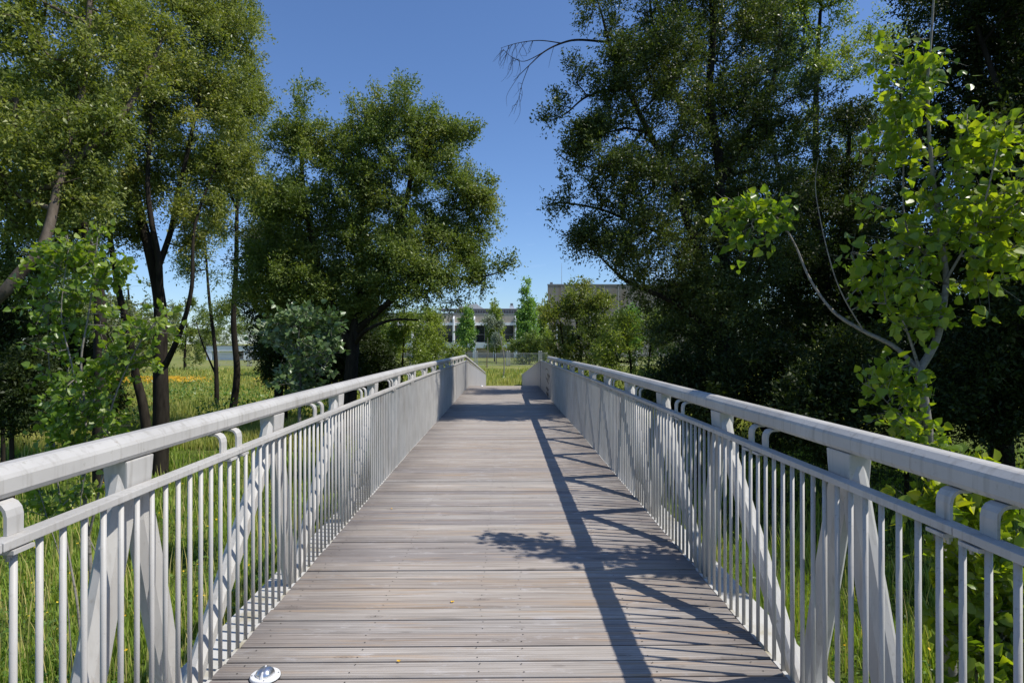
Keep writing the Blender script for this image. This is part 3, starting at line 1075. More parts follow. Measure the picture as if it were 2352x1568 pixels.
# --- left: big several stemmed tree
plant("willow_tree", "big willow forking into three dark stems behind the left handrail", "tree",
      [([gp(372, 15), at(376, 960, 15), at(374, 820, 15), at(372, 690, 15.1), at(345, 560, 15.3), at(325, 480, 15.5), at(300, 330, 15.6), at(290, 120, 16)], 0.21, 0.06),
       ([at(374, 700, 15), at(370, 600, 14.8), at(352, 500, 14.7), at(345, 400, 14.8), at(360, 200, 15), at(380, 0, 15.4)], 0.085, 0.03),
       ([at(371, 610, 14.9), at(398, 530, 15), at(412, 450, 15.1), at(440, 330, 15.2), at(470, 160, 15.4), at(480, -20, 15.8)], 0.075, 0.025),
       ([at(385, 840, 15), at(420, 760, 14.6), at(445, 660, 14.4), at(452, 520, 14.6), at(500, 380, 15)], 0.075, 0.02)],
      [B(330, 100, 15.5, 140), B(450, 110, 15.5, 120), B(520, 60, 16, 95), B(270, 260, 15.6, 110), B(400, 260, 15.5, 130), B(500, 240, 15.6, 100), B(540, 180, 15.6, 65), B(555, 300, 15.6, 45),
       B(330, 400, 15.4, 80), B(450, 400, 15.4, 90), B(520, 370, 15.4, 70), B(250, 420, 15.6, 70), B(420, 490, 15.0, 45), B(260, 520, 15.2, 60), B(470, 480, 15, 50), B(300, 480, 15, 50), B(440, 560, 15, 35, .12), B(230, 600, 15.4, 50), B(330, 560, 15.6, 35, .08), B(380, -120, 16, 170), B(500, -100, 16, 120)],
      720, 'leaf_willow', 12, size=0.085, ratio=0.40, per=13, twigs=18, tl=0.5, droop=0.3, group="tall trees along the left bank", rshift=0.04)

plant("willow_tree", "slim dark leaning willow trunk just left of the three stemmed tree", "tree",
      [([gp(352, 17), at(335, 930, 17), at(318, 860, 17), at(300, 760, 17), at(278, 660, 17), at(262, 560, 17.2), at(250, 420, 17.5), at(230, 240, 18)], 0.14, 0.04)],
      [B(230, 330, 18, 110), B(150, 420, 18, 90), B(280, 480, 17.4, 60), B(200, 560, 17.6, 60), B(120, 250, 18, 120)],
      220, 'leaf_alder', 13, size=0.09, per=12, twigs=15, tl=0.5, droop=0.3, group="tall trees along the left bank")
plant("willow_tree", "upright dark trunk deep in the shade at left behind the young poplar", "tree",
      [([gp(240, 13), at(236, 900, 13), at(238, 760, 13), at(232, 640, 13.2), at(200, 520, 13.5), at(170, 380, 14), at(160, 200, 14.4)], 0.15, 0.05)],
      [B(150, 330, 14, 120), B(90, 480, 14, 110), B(200, 470, 13.6, 70), B(60, 620, 14, 90), B(20, 300, 14, 130)],
      290, 'leaf_alder', 14, size=0.09, per=12, twigs=15, tl=0.5, droop=0.3, group="tall trees along the left bank")

# --- left: slim trees right of it
plant("alder_tree", "slim straight alder with a dark trunk left of the broad dense tree", "tree",
      [([gp(533, 26), at(540, 930, 26), at(548, 850, 26), at(540, 740, 26), at(546, 600, 26), at(548, 470, 26), at(560, 330, 26), at(566, 150, 26)], 0.19, 0.03),
       ([at(546, 480, 26), at(520, 410, 26), at(500, 330, 26)], 0.06, 0.02), ([at(548, 470, 26), at(580, 400, 26), at(600, 330, 26)], 0.06, 0.02)],
      [B(560, 150, 26, 58), B(575, 240, 26, 48), B(520, 250, 26, 60), B(560, 340, 26, 55), B(500, 380, 26, 60), B(560, 430, 26, 48), B(510, 500, 26, 40), B(590, 520, 26, 40), B(580, 60, 26, 36), B(540, 40, 26, 50)],
      330, 'leaf_willow', 15, size=0.115, per=11, twigs=14, tl=0.6, droop=0.25, group="tall trees along the left bank", rshift=0.02)
plant("alder_tree", "thin twin stemmed alder standing in the meadow left of the slim straight one", "tree",
      [([gp(500, 28), at(502, 900, 28), at(498, 800, 28), at(486, 700, 28), at(478, 600, 28), at(470, 480, 28)], 0.13, 0.03),
       ([at(500, 860, 28), at(470, 790, 28), at(455, 740, 28)], 0.05, 0.02)],
      [B(475, 560, 28, 50), B(440, 620, 28, 45), B(500, 640, 28, 40), B(455, 500, 28, 50), B(520, 700, 28, 30)],
      80, 'leaf_alder', 16, size=0.12, per=9, twigs=10, tl=0.6, group="tall trees along the left bank")

# --- the broad dense tree
T4Y = 20.0
plant("broadleaf_tree", "broad dense dark green tree with a double crown beyond the left handrail", "tree",
      [([gp(800, T4Y), at(805, 900, T4Y), at(812, 800, T4Y), at(820, 740, T4Y), at(850, 690, T4Y), at(900, 560, T4Y), at(940, 430, T4Y), at(950, 300, T4Y)], 0.26, 0.05),
       ([at(812, 800, T4Y), at(770, 720, T4Y), at(730, 600, T4Y), at(700, 450, T4Y), at(690, 280, T4Y)], 0.17, 0.04),
       ([at(820, 760, T4Y), at(900, 690, T4Y - 1), at(980, 640, T4Y - 1.2), at(1080, 640, T4Y - 1.3), at(1150, 625, T4Y - 1.4)], 0.12, 0.012),
       ([at(818, 790, T4Y), at(840, 760, T4Y - .8), at(900, 735, T4Y - 1.2), at(960, 735, T4Y - 1.4)], 0.08, 0.02),
       ([at(830, 720, T4Y), at(830, 560, T4Y + .5), at(830, 420, T4Y + .5), at(820, 300, T4Y + .5)], 0.12, 0.03),
       ([at(870, 640, T4Y), at(960, 560, T4Y), at(1040, 500, T4Y)], 0.09, 0.03)],
      [B(690, 235, T4Y, 58), B(655, 300, T4Y, 45), B(730, 320, T4Y, 70), B(680, 390, T4Y, 75), B(640, 470, T4Y, 60), B(700, 500, T4Y, 100), B(640, 590, T4Y, 75), B(700, 640, T4Y, 95),
       B(840, 275, T4Y, 60), B(910, 290, T4Y, 80), B(985, 320, T4Y, 75), B(1035, 320, T4Y, 40), B(820, 380, T4Y, 85), B(910, 400, T4Y, 95), B(1000, 420, T4Y, 80), B(1070, 450, T4Y, 52), B(1090, 510, T4Y, 40),
       B(790, 480, T4Y, 100), B(900, 520, T4Y, 100), B(1000, 530, T4Y, 85), B(1060, 540, T4Y, 55), B(800, 590, T4Y, 110), B(900, 620, T4Y - .4, 85), B(990, 620, T4Y - .6, 55), B(1050, 620, T4Y - 1, 32), B(620, 660, T4Y, 70), B(640, 730, T4Y, 60), B(720, 740, T4Y, 80), B(780, 680, T4Y, 90), B(600, 580, T4Y, 50), B(850, 660, T4Y, 70),
       B(1080, 650, T4Y - 1.3, 32, 0.12), B(1150, 625, T4Y - 1.4, 24, 0.045), B(1165, 600, T4Y - 1.4, 16, 0.03), B(1110, 655, T4Y - 1.3, 25, 0.06), B(940, 670, T4Y - 1.2, 50), B(1010, 660, T4Y - 1.4, 42), B(1050, 690, T4Y - 1.4, 25, .12), B(960, 610, T4Y - 1, 60), B(1075, 590, T4Y - .5, 40), B(1100, 470, T4Y, 35), B(1050, 400, T4Y, 55), B(850, 690, T4Y, 55)],
      1200, 'leaf_alder', 17, csize=0.8, clump=12, size=0.098, ratio=0.44, per=13, twigs=17, tl=0.55, droop=0.1, upn=0.6, rshift=0.06)
# darker neighbour behind its foot
plant("broadleaf_tree", "dark shaded tree filling the gap behind the broad dense tree", "tree",
      [([gp(640, 24), at(645, 850, 24), at(650, 740, 24), at(640, 600, 24), at(640, 480, 24)], 0.2, 0.05)],
      [B(620, 640, 24, 70), B(690, 690, 24, 80), B(760, 730, 24, 70), B(590, 560, 24, 45), B(600, 720, 24, 45), B(680, 560, 24, 70), B(830, 740, 24, 60), B(640, 760, 24, 60), B(720, 780, 24, 70), B(800, 800, 24, 60)],
      420, 'leaf_shade', 18, size=0.12, per=12, twigs=13, tl=0.6)

# --- shrubs left of the bridge's far end
plant("willow_shrub", "light green willow shrub at the far left end of the handrail", "shrub",
      [([gp(1000, 29), at(1000, 830, 29), at(990, 770, 29)], 0.06, 0.02), ([gp(1010, 29), at(1030, 830, 29), at(1045, 790, 29)], 0.05, 0.02)],
      [B(975, 745, 29, 40), B(1010, 780, 29, 36), B(1040, 810, 29, 24), B(980, 800, 29, 45), B(985, 722, 29, 26), B(1005, 830, 29, 40)],
      130, 'leaf_bright', 21, size=0.115, per=9, twigs=11, tl=0.45, group="shrubs by the far end of the bridge", trunk_name='stem', crown_name='foliage')
plant("willow_shrub", "yellow green willow shrub under the overhanging branch of the broad tree", "shrub",
      [([gp(920, 27), at(925, 830, 27), at(930, 760, 27)], 0.06, 0.02), ([gp(900, 27), at(880, 830, 27), at(870, 780, 27)], 0.05, 0.02)],
      [B(935, 720, 27, 42), B(900, 770, 27, 50), B(955, 780, 27, 50), B(870, 800, 27, 40), B(930, 830, 27, 50), B(970, 720, 27, 30), B(860, 850, 27, 35)],
      150, 'leaf_bright', 22, size=0.11, per=9, twigs=11, tl=0.45, group="shrubs by the far end of the bridge", trunk_name='stem', crown_name='foliage', rshift=-0.08)

# --- right: the tall overhanging tree
RY = 14.0
bare = [([at(1400, 95, 13.2), at(1330, 90, 13.0), at(1290, 98, 12.9), at(1250, 118, 12.8), at(1215, 150, 12.7), at(1180, 185, 12.7)], 0.030, 0.004),
        ([at(1290, 98, 12.9), at(1240, 92, 12.8), at(1190, 98, 12.7), at(1150, 110, 12.6)], 0.014, 0.003),
        ([at(1250, 118, 12.8), at(1205, 140, 12.7), at(1175, 130, 12.7), at(1155, 112, 12.6)], 0.010, 0.003),
        ([at(1215, 150, 12.7), at(1200, 190, 12.7), at(1190, 230, 12.7), at(1180, 262, 12.7)], 0.008, 0.002)]
Rb = np.random.default_rng(5)
for k in range(34):
    s = bare[Rb.integers(0, 4)][0]
    i = Rb.integers(1, len(s) - 1)
    p = np.array(s[i]) + (np.array(s[i + 1]) - np.array(s[i])) * Rb.random()
    dirn = np.array([-0.25 + 0.5 * (Rb.random() - 0.5), 0.3 * (Rb.random() - 0.5), -0.5 - 0.5 * Rb.random()]) * (0.25 + 0.45 * Rb.random())
    side_ = Rb.normal(size=3) * 0.07
    bare.append(([p, p + dirn * 0.5 + side_, p + dirn], 0.005, 0.0015))
R1 = plant("broadleaf_tree", "tall dark tree overhanging the right handrail with bare twigs hanging off its left side", "tree",
      [([gp(1655, RY), at(1650, 950, RY), at(1662, 800, RY), at(1668, 640, RY), at(1655, 520, RY), at(1655, 380, RY), at(1640, 290, RY), at(1632, 200, RY), at(1640, 60, RY), at(1630, -140, RY)], 0.19, 0.06),
       ([at(1660, 700, RY), at(1600, 560, RY - .3), at(1540, 400, RY - .5), at(1470, 260, RY - .7), at(1420, 150, RY - .8), at(1400, 95, 13.2), at(1380, 20, 13.1)], 0.10, 0.02)] +
      bare +
      [([at(1660, 780, RY), at(1560, 700, RY - .5), at(1450, 650, RY - .8), at(1410, 620, RY - .9), at(1370, 580, RY - 1)], 0.075, 0.015),
       ([at(1655, 420, RY), at(1720, 300, RY + .4), at(1780, 180, RY + .8), at(1800, 20, RY + 1)], 0.10, 0.03),
       ([at(1640, 300, RY), at(1560, 220, RY), at(1510, 100, RY), at(1490, -40, RY)], 0.07, 0.02),
       ([at(1430, 200, RY - .8), at(1350, 220, RY - .9), at(1300, 260, RY - 1), at(1265, 275, RY - 1)], 0.03, 0.006),
       ([at(1480, 300, RY - .6), at(1390, 380, RY - .8), at(1310, 370, RY - .9), at(1275, 345, RY - 1)], 0.03, 0.006),
       ([at(1600, 560, RY - .3), at(1480, 520, RY - .6), at(1380, 480, RY - .8), at(1280, 465, RY - .9), at(1250, 480, RY - .9)], 0.05, 0.006)],
      [B(1400, 55, 13.2, 50), B(1350, 20, 13.2, 40), B(1500, 50, RY, 90), B(1610, 80, RY, 100), B(1330, 175, 13, 45), B(1290, 235, 13, 45), B(1260, 275, 13, 20, .035), B(1410, 200, 13.2, 75), B(1510, 220, 13.6, 95), B(1380, 300, 13.2, 60),
       B(1460, 380, 13.4, 95), B(1310, 355, 13, 38), B(1340, 420, 13, 45), B(1300, 470, 13, 38), B(1260, 480, 13, 22, .05), B(1340, 530, 13, 42), B(1400, 500, 13.2, 70), B(1390, 570, 13, 50), B(1480, 520, 13.4, 90),
       B(1580, 320, RY, 110), B(1680, 250, RY, 110), B(1600, 480, RY, 110), B(1700, 420, RY, 110), B(1560, 620, 13.6, 90), B(1480, 640, 13.3, 55), B(1440, 640, 13.1, 35), B(1660, 600, RY, 110), B(1560, 720, 13.8, 80), B(1480, 700, 13.4, 30),
       B(1540, -80, RY, 120), B(1680, -80, RY, 140), B(1420, -70, 13.4, 80), B(1770, 100, RY + .5, 110), B(1790, 300, RY + .5, 100), B(1780, 500, RY + .5, 100), B(1640, 760, RY, 90), B(1450, 130, 12.6, 80), B(1540, 130, 12.8, 85), B(1400, 400, 12.4, 70), B(1500, 440, 12.4, 90), B(1580, 220, 12.8, 90), B(1430, 560, 12.4, 55), B(1560, 540, 12.6, 90), B(1620, 660, 12.8, 90), B(1350, 300, 12.6, 50)],
      1300, 'leaf_alder_shaded', 31, csize=0.6, clump=11, size=0.076, ratio=0.42, per=11, twigs=15, tl=0.42, droop=0.12, rtip=0.0055, group="tall trees along the right bank")

plant("broadleaf_tree", "sunlit yellow green crown rising behind the right hand tree beside the sky gap", "tree",
      [([gp(1900, 19), at(1905, 800, 19), at(1890, 600, 19), at(1880, 400, 19), at(1880, 200, 19), at(1890, 20, 19)], 0.2, 0.05),
       ([at(1890, 600, 19), at(1800, 420, 19), at(1770, 250, 19)], 0.1, 0.03), ([at(1885, 520, 19), at(2000, 400, 19.4), at(2060, 250, 19.6)], 0.1, 0.03)],
      [B(1760, 60, 19, 90), B(1850, 40, 19, 80), B(1930, 60, 19, 60), B(1800, 160, 19, 100), B(1900, 150, 19, 65), B(1960, 130, 19.4, 60), B(2050, 90, 19.6, 90), B(1780, 320, 19, 100), B(1860, 400, 19, 90), B(1950, 380, 19, 90), B(2050, 300, 19.6, 90),
       B(1720, 480, 19, 90), B(1830, 540, 19, 110), B(1950, 520, 19, 110), B(1780, -90, 19, 110), B(1900, -60, 19, 70)],
      480, 'leaf_bright', 32, size=0.10, per=12, twigs=14, tl=0.55, group="tall trees along the right bank")
plant("broadleaf_tree", "tall shadowy tree in the upper right corner behind the young poplar", "tree",
      [([gp(2320, 13), at(2310, 900, 13), at(2290, 650, 13), at(2270, 400, 13), at(2260, 150, 13), at(2260, -100, 13)], 0.2, 0.06),
       ([at(2285, 600, 13), at(2160, 420, 13), at(2110, 250, 13)], 0.1, 0.03)],
      [B(2140, 60, 13, 80), B(2250, 30, 13, 110), B(2350, 80, 13, 120), B(2130, 200, 13.4, 85), B(2250, 190, 13, 110), B(2370, 260, 13, 130), B(2160, 350, 13.4, 110), B(2280, 380, 13, 120), B(2400, 430, 13, 130),
       B(2130, 500, 13.4, 110), B(2260, 550, 13, 120), B(2390, 620, 13, 130), B(2260, -130, 13, 150), B(2420, -60, 13, 160), B(2520, 200, 13, 170), B(2200, -300, 13, 150), B(2350, -320, 13, 170)],
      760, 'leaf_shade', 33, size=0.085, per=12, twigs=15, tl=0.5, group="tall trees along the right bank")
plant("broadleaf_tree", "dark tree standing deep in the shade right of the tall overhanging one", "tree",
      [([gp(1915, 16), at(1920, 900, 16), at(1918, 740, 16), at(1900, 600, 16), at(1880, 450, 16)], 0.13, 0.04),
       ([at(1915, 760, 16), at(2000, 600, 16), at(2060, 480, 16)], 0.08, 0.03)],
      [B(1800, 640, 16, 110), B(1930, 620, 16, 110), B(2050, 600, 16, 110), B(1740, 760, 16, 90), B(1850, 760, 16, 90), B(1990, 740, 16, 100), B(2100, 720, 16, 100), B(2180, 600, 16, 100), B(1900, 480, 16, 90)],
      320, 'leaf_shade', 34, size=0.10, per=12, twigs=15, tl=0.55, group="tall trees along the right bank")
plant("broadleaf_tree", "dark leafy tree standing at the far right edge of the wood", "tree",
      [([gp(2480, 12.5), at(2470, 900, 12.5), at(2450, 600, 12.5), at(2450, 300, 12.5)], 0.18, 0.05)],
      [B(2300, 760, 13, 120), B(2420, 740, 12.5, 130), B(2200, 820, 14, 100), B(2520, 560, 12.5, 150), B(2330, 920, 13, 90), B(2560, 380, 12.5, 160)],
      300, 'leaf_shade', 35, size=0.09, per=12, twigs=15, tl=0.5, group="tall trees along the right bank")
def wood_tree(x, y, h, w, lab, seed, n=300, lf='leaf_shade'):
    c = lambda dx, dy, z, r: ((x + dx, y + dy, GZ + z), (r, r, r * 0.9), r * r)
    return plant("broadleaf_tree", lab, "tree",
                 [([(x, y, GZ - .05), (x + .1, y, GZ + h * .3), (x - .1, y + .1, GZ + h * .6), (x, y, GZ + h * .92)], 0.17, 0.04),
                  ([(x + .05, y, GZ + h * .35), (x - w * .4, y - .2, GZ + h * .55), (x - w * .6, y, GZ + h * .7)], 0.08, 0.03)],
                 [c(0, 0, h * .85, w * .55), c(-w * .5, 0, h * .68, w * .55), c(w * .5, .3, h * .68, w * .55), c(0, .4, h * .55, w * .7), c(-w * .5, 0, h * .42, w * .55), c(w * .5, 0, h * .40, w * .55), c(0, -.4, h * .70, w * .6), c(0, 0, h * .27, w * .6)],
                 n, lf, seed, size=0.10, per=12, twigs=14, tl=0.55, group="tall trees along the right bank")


wood_tree(10.6, 11.8, 14.0, 2.6, "added dense tree at the right frame edge whose crown shades the bushes below", 101, 330)  # added and made tall to shade the understorey and the overhanging tree
wood_tree(12.8, 11.5, 11.5, 2.7, "added dense shade tree standing just beyond the right frame edge", 102, 330)  # out of view, added to keep sun off the right understorey
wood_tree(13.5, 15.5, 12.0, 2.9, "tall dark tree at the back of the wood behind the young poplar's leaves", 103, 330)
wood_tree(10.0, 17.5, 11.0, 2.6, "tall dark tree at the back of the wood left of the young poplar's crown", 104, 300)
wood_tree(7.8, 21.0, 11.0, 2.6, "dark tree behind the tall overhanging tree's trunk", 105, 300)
wood_tree(11.2, 7.0, 9.6, 2.6, "added leafy tree outside the right edge that throws the shade behind the handrail", 107, 330)  # unseen tree added to put the ground behind the handrail in shade
wood_tree(9.6, 9.4, 8.2, 1.9, "added low dense tree outside the right edge that shades the bushes", 108, 260)  # added beside it to deepen the shade on the right bank
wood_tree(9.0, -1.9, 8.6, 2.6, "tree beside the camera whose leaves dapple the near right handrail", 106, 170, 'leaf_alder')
# understorey shrubs on the right
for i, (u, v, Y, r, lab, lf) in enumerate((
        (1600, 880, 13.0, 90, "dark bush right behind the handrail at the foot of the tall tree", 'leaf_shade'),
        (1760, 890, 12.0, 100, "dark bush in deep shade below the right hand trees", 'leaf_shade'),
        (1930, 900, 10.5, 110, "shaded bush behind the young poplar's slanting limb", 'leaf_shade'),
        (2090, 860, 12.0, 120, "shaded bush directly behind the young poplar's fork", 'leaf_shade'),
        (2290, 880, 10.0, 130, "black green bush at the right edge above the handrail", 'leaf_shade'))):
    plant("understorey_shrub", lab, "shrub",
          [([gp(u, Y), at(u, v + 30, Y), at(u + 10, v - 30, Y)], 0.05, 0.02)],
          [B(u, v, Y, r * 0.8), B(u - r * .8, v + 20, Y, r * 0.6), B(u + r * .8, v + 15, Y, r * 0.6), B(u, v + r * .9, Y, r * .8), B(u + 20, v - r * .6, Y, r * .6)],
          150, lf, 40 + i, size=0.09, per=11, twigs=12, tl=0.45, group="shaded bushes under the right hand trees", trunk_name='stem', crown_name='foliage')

# --- centre right bushes
plant("laurel_shrub", "tall glossy leaved bush beyond the right handrail against the concrete wall", "shrub",
      [([gp(1330, 24), at(1335, 830, 24), at(1325, 740, 24), at(1335, 665, 24)], 0.07, 0.02), ([gp(1345, 24), at(1370, 820, 24), at(1390, 750, 24)], 0.05, 0.02),
       ([gp(1320, 24), at(1295, 800, 24), at(1285, 730, 24)], 0.05, 0.02)],
      [B(1330, 660, 24, 18, .12), B(1325, 690, 24, 34), B(1375, 700, 24, 26, .3), B(1290, 725, 24, 32), B(1345, 745, 24, 50), B(1300, 785, 24, 45), B(1365, 800, 24, 50), B(1320, 830, 24, 55), B(1270, 800, 24, 25), B(1400, 760, 24, 30)],
      210, 'leaf_alder', 51, size=0.135, ratio=0.36, per=9, twigs=10, tl=0.42, droop=-0.1, rshift=0.15, group="bushes right of the bridge's far end", trunk_name='stem', crown_name='foliage')
plant("willow_shrub", "olive yellow willow bush right of the tall glossy bush", "shrub",
      [([gp(1450, 19), at(1450, 850, 19), at(1440, 780, 19)], 0.05, 0.02), ([gp(1470, 19), at(1490, 840, 19), at(1500, 760, 19)], 0.05, 0.02)],
      [B(1440, 790, 19, 45), B(1400, 830, 19, 45), B(1490, 760, 19, 40), B(1470, 830, 19, 40, .3), B(1430, 740, 19, 25, .2), B(1390, 790, 19, 35), B(1400, 870, 19, 50), B(1480, 880, 19, 50)],
      170, 'leaf_bright', 52, size=0.10, ratio=0.36, per=8, twigs=9, tl=0.45, droop=0.05, group="bushes right of the bridge's far end", trunk_name='stem', crown_name='foliage')
plant("willow_shrub", "low leafy willow bush close behind the right handrail under dark branches", "shrub",
      [([gp(1560, 14.5), at(1560, 900, 14.5), at(1540, 850, 14.5)], 0.04, 0.02)],
      [B(1530, 870, 14.5, 50), B(1590, 860, 14.5, 40), B(1480, 900, 14.5, 40), B(1560, 910, 14.5, 60), B(1545, 820, 14.5, 25, .15)],
      110, 'leaf_bright', 53, size=0.085, ratio=0.36, per=8, twigs=9, tl=0.4, rshift=-0.05, group="bushes right of the bridge's far end", trunk_name='stem', crown_name='foliage')
plant("dark_bush", "rounded dark bush behind the mesh fence beyond the bridge end", "shrub",
      [([gp(1215, 90), at(1215, 815, 90), at(1215, 790, 90)], 0.15, 0.05)],
      [B(1215, 790, 90, 32), B(1185, 800, 90, 22), B(1245, 790, 90, 30), B(1215, 815, 90, 35), B(1250, 815, 90, 28)],
      130, 'leaf_alder', 54, size=0.30, per=9, twigs=9, tl=0.9, trunk_name='stem', crown_name='foliage')

# --- white poplar sapling behind the left rail
plant("white_poplar_sapling", "bushy white poplar sapling with silvery leaves behind the left handrail", "sapling",
      [([gp(690, 8.6), at(690, 880, 8.6), at(688, 820, 8.6), at(685, 760, 8.6), at(655, 720, 8.5)], 0.028, 0.006),
       ([at(690, 850, 8.6), at(730, 800, 8.6), at(760, 752, 8.5)], 0.012, 0.004), ([at(690, 830, 8.6), at(640, 790, 8.6), at(602, 770, 8.5)], 0.012, 0.004),
       ([at(690, 880, 8.6), at(740, 850, 8.6), at(765, 800, 8.5)], 0.012, 0.004), ([at(686, 790, 8.6), at(690, 750, 8.5), at(695, 726, 8.4)], 0.009, 0.003)],
      [B(660, 750, 8.6, 30), B(695, 760, 8.6, 40), B(735, 780, 8.6, 32), B(650, 800, 8.6, 40), B(710, 820, 8.6, 50), B(680, 860, 8.6, 45), B(745, 830, 8.6, 28), B(620, 780, 8.6, 20), B(700, 900, 8.6, 40), B(605, 770, 8.5, 10, .02), B(762, 750, 8.5, 10, .02), B(655, 722, 8.5, 10, .02), B(695, 730, 8.4, 10, .02), B(768, 800, 8.5, 12, .02)],
      105, 'leaf_silver', 61, bark='bark_pale', size=0.075, ratio=0.8, per=5, twigs=4, tl=0.26, rshift=-0.06, expo=0.45, clump=3, csize=0.2, lift=0.5, shape=HEART, twig_tubes=True, rtip=0.0028, droop=0.0)

# --- young poplar, left foreground
plant("poplar_sapling", "young poplar with fresh green leaves and pale stems outside the left railing", "sapling",
      [([gp(228, 5.7), at(222, 1380, 5.7), at(212, 1230, 5.7), at(200, 1085, 5.7), at(205, 960, 5.7), at(195, 830, 5.7), at(215, 700, 5.7), at(232, 545, 5.7)], 0.026, 0.005),
       ([gp(200, 5.8), at(190, 1400, 5.8), at(165, 1250, 5.9), at(140, 1080, 5.9), at(128, 900, 5.9), at(120, 760, 5.8), at(130, 600, 5.8)], 0.014, 0.004),
       ([at(212, 1230, 5.7), at(250, 1060, 5.6), at(262, 940, 5.5), at(320, 800, 5.4), at(380, 720, 5.4)], 0.013, 0.004),
       ([at(205, 960, 5.7), at(170, 820, 5.6), at(150, 720, 5.6), at(165, 580, 5.6)], 0.011, 0.003),
       ([gp(245, 5.6), at(250, 1330, 5.5), at(195, 1180, 5.5), at(215, 1040, 5.4)], 0.008, 0.003),
       ([gp(180, 5.6), at(160, 1330, 5.5), at(118, 1180, 5.5), at(100, 1120, 5.5)], 0.007, 0.003)],
      [B(225, 570, 5.7, 35), B(165, 600, 5.7, 50), B(110, 640, 5.8, 40), B(250, 640, 5.7, 45), B(180, 680, 5.7, 70), B(110, 720, 5.8, 40), B(240, 740, 5.6, 55), B(170, 780, 5.7, 60), B(330, 770, 5.4, 40), B(375, 735, 5.4, 28), B(290, 820, 5.5, 40),
       B(200, 860, 5.6, 60), B(250, 910, 5.5, 45), B(150, 880, 5.8, 45), B(200, 960, 5.6, 55), B(260, 975, 5.5, 35), B(150, 970, 5.8, 30), B(205, 1030, 5.6, 40), B(120, 590, 5.8, 25), B(180, 1140, 5.6, 40, .03), B(120, 1150, 5.6, 40, .02)],
      175, 'leaf_poplar_pale', 62, bark='bark_pale', size=0.060, ratio=0.85, per=5, twigs=4, tl=0.22, clump=3, csize=0.2, lift=0.25, shape=HEART, twig_tubes=True, rtip=0.0022, droop=0.25, upn=0.15, rshift=-0.08)

# --- young poplar, right foreground: its left limb throws the leaf shadow on the deck
PY = 4.0
plant("poplar_sapling", "large leaved young poplar with a pale forked trunk outside the right railing", "sapling",
      [([gp(2205, PY), at(2192, 1560, PY), at(2175, 1350, PY), at(2160, 1180, PY), at(2140, 1000, PY), at(2120, 850, PY)], 0.040, 0.030),
       ([at(2120, 850, PY), at(2160, 780, PY), at(2178, 690, PY), at(2182, 620, PY), at(2165, 500, PY), at(2148, 360, PY), at(2140, 200, PY), at(2150, 60, PY), at(2158, -60, PY)], 0.030, 0.006),
       ([at(2120, 850, PY), at(2060, 795, PY + .06), at(1990, 760, PY + .15), at(1920, 715, PY + .25), at(1865, 640, PY + .34), at(1830, 560, PY + .42), at(1790, 500, PY + .48), at(1745, 490, PY + .5)], 0.017, 0.004),
       ([at(1810, 530, PY + .45), at(1803, 490, PY + .46), at(1800, 465, PY + .47)], 0.006, 0.003),
       ([at(2120, 850, PY), at(2095, 770, PY - .05), at(2080, 735, PY - .1)], 0.012, 0.005),
       ([at(1990, 760, PY + .15), at(1925, 640, PY + .1), at(1880, 450, PY + .1), at(1885, 360, PY + .1)], 0.006, 0.002),
       ([at(2182, 620, PY), at(2090, 520, PY + .1), at(2085, 300, PY + .1), at(2075, 140, PY + .1)], 0.010, 0.003),
       ([at(2178, 650, PY), at(2260, 500, PY - .2), at(2300, 350, PY - .3)], 0.012, 0.004),
       ([at(2140, 1000, PY), at(2080, 960, PY - .1), at(2040, 920, PY - .1)], 0.006, 0.003)],
      [B(1740, 480, PY + .48, 40, .03), B(1697, 490, PY + .5, 24, .014), B(1780, 490, PY + .48, 36, .02), B(1722, 535, PY + .48, 25, .012), B(2000, 470, PY + .1, 55), B(1970, 570, PY + .2, 50), B(2060, 560, PY + .1, 80), B(2090, 660, PY, 70), B(2000, 660, PY + .1, 50),
       B(2150, 470, PY, 85), B(2240, 420, PY - .1, 90), B(2310, 330, PY - .2, 85), B(2230, 290, PY - .1, 80), B(2290, 500, PY - .1, 85), B(2340, 420, PY - .2, 90), B(2250, 600, PY - .1, 60), B(2150, 560, PY, 60),
       B(2080, 330, PY + .1, 50, .06), B(2090, 170, PY + .1, 55, .05), B(2150, 110, PY, 35, .03), B(2050, 100, PY + .1, 35, .02), B(2050, 920, PY - .1, 45, .035), B(2110, 960, PY, 50, .035), B(2060, 850, PY, 28, .02), B(2130, 1010, PY, 35, .03), B(2110, 740, PY, 45), B(2380, 560, PY - .2, 90), B(2120, 230, PY, 45, .05), B(2080, 900, PY, 40)],
      210, 'leaf_poplar', 63, bark='bark_pale', size=0.064, ratio=0.92, per=5, twigs=3, tl=0.22, clump=3, csize=0.2, lift=0.1, shape=HEART, twig_tubes=True, rtip=0.0022, droop=0.35, upn=0.1, rshift=0.04)
plant("poplar_sapling", "low bushy poplar sucker seen through the right hand balusters", "sapling",
      [([gp(2260, 3.6), at(2250, 1500, 3.6), at(2230, 1330, 3.6), at(2220, 1180, 3.6)], 0.012, 0.004), ([gp(2300, 3.5), at(2310, 1450, 3.5), at(2330, 1300, 3.5)], 0.010, 0.004)],
      [B(2230, 1180, 3.6, 60), B(2290, 1230, 3.5, 70), B(2250, 1340, 3.6, 70), B(2320, 1380, 3.5, 80), B(2220, 1430, 3.6, 60), B(2300, 1500, 3.5, 80), B(2240, 1110, 3.6, 40), B(2380, 1300, 3.5, 90), B(2190, 1270, 3.7, 40), B(2400, 1480, 3.5, 80)],
      120, 'leaf_poplar', 64, bark='bark_pale', size=0.075, ratio=0.9, per=6, twigs=4, tl=0.18, shape=HEART, twig_tubes=True, rtip=0.0022, droop=0.3, upn=0.15)

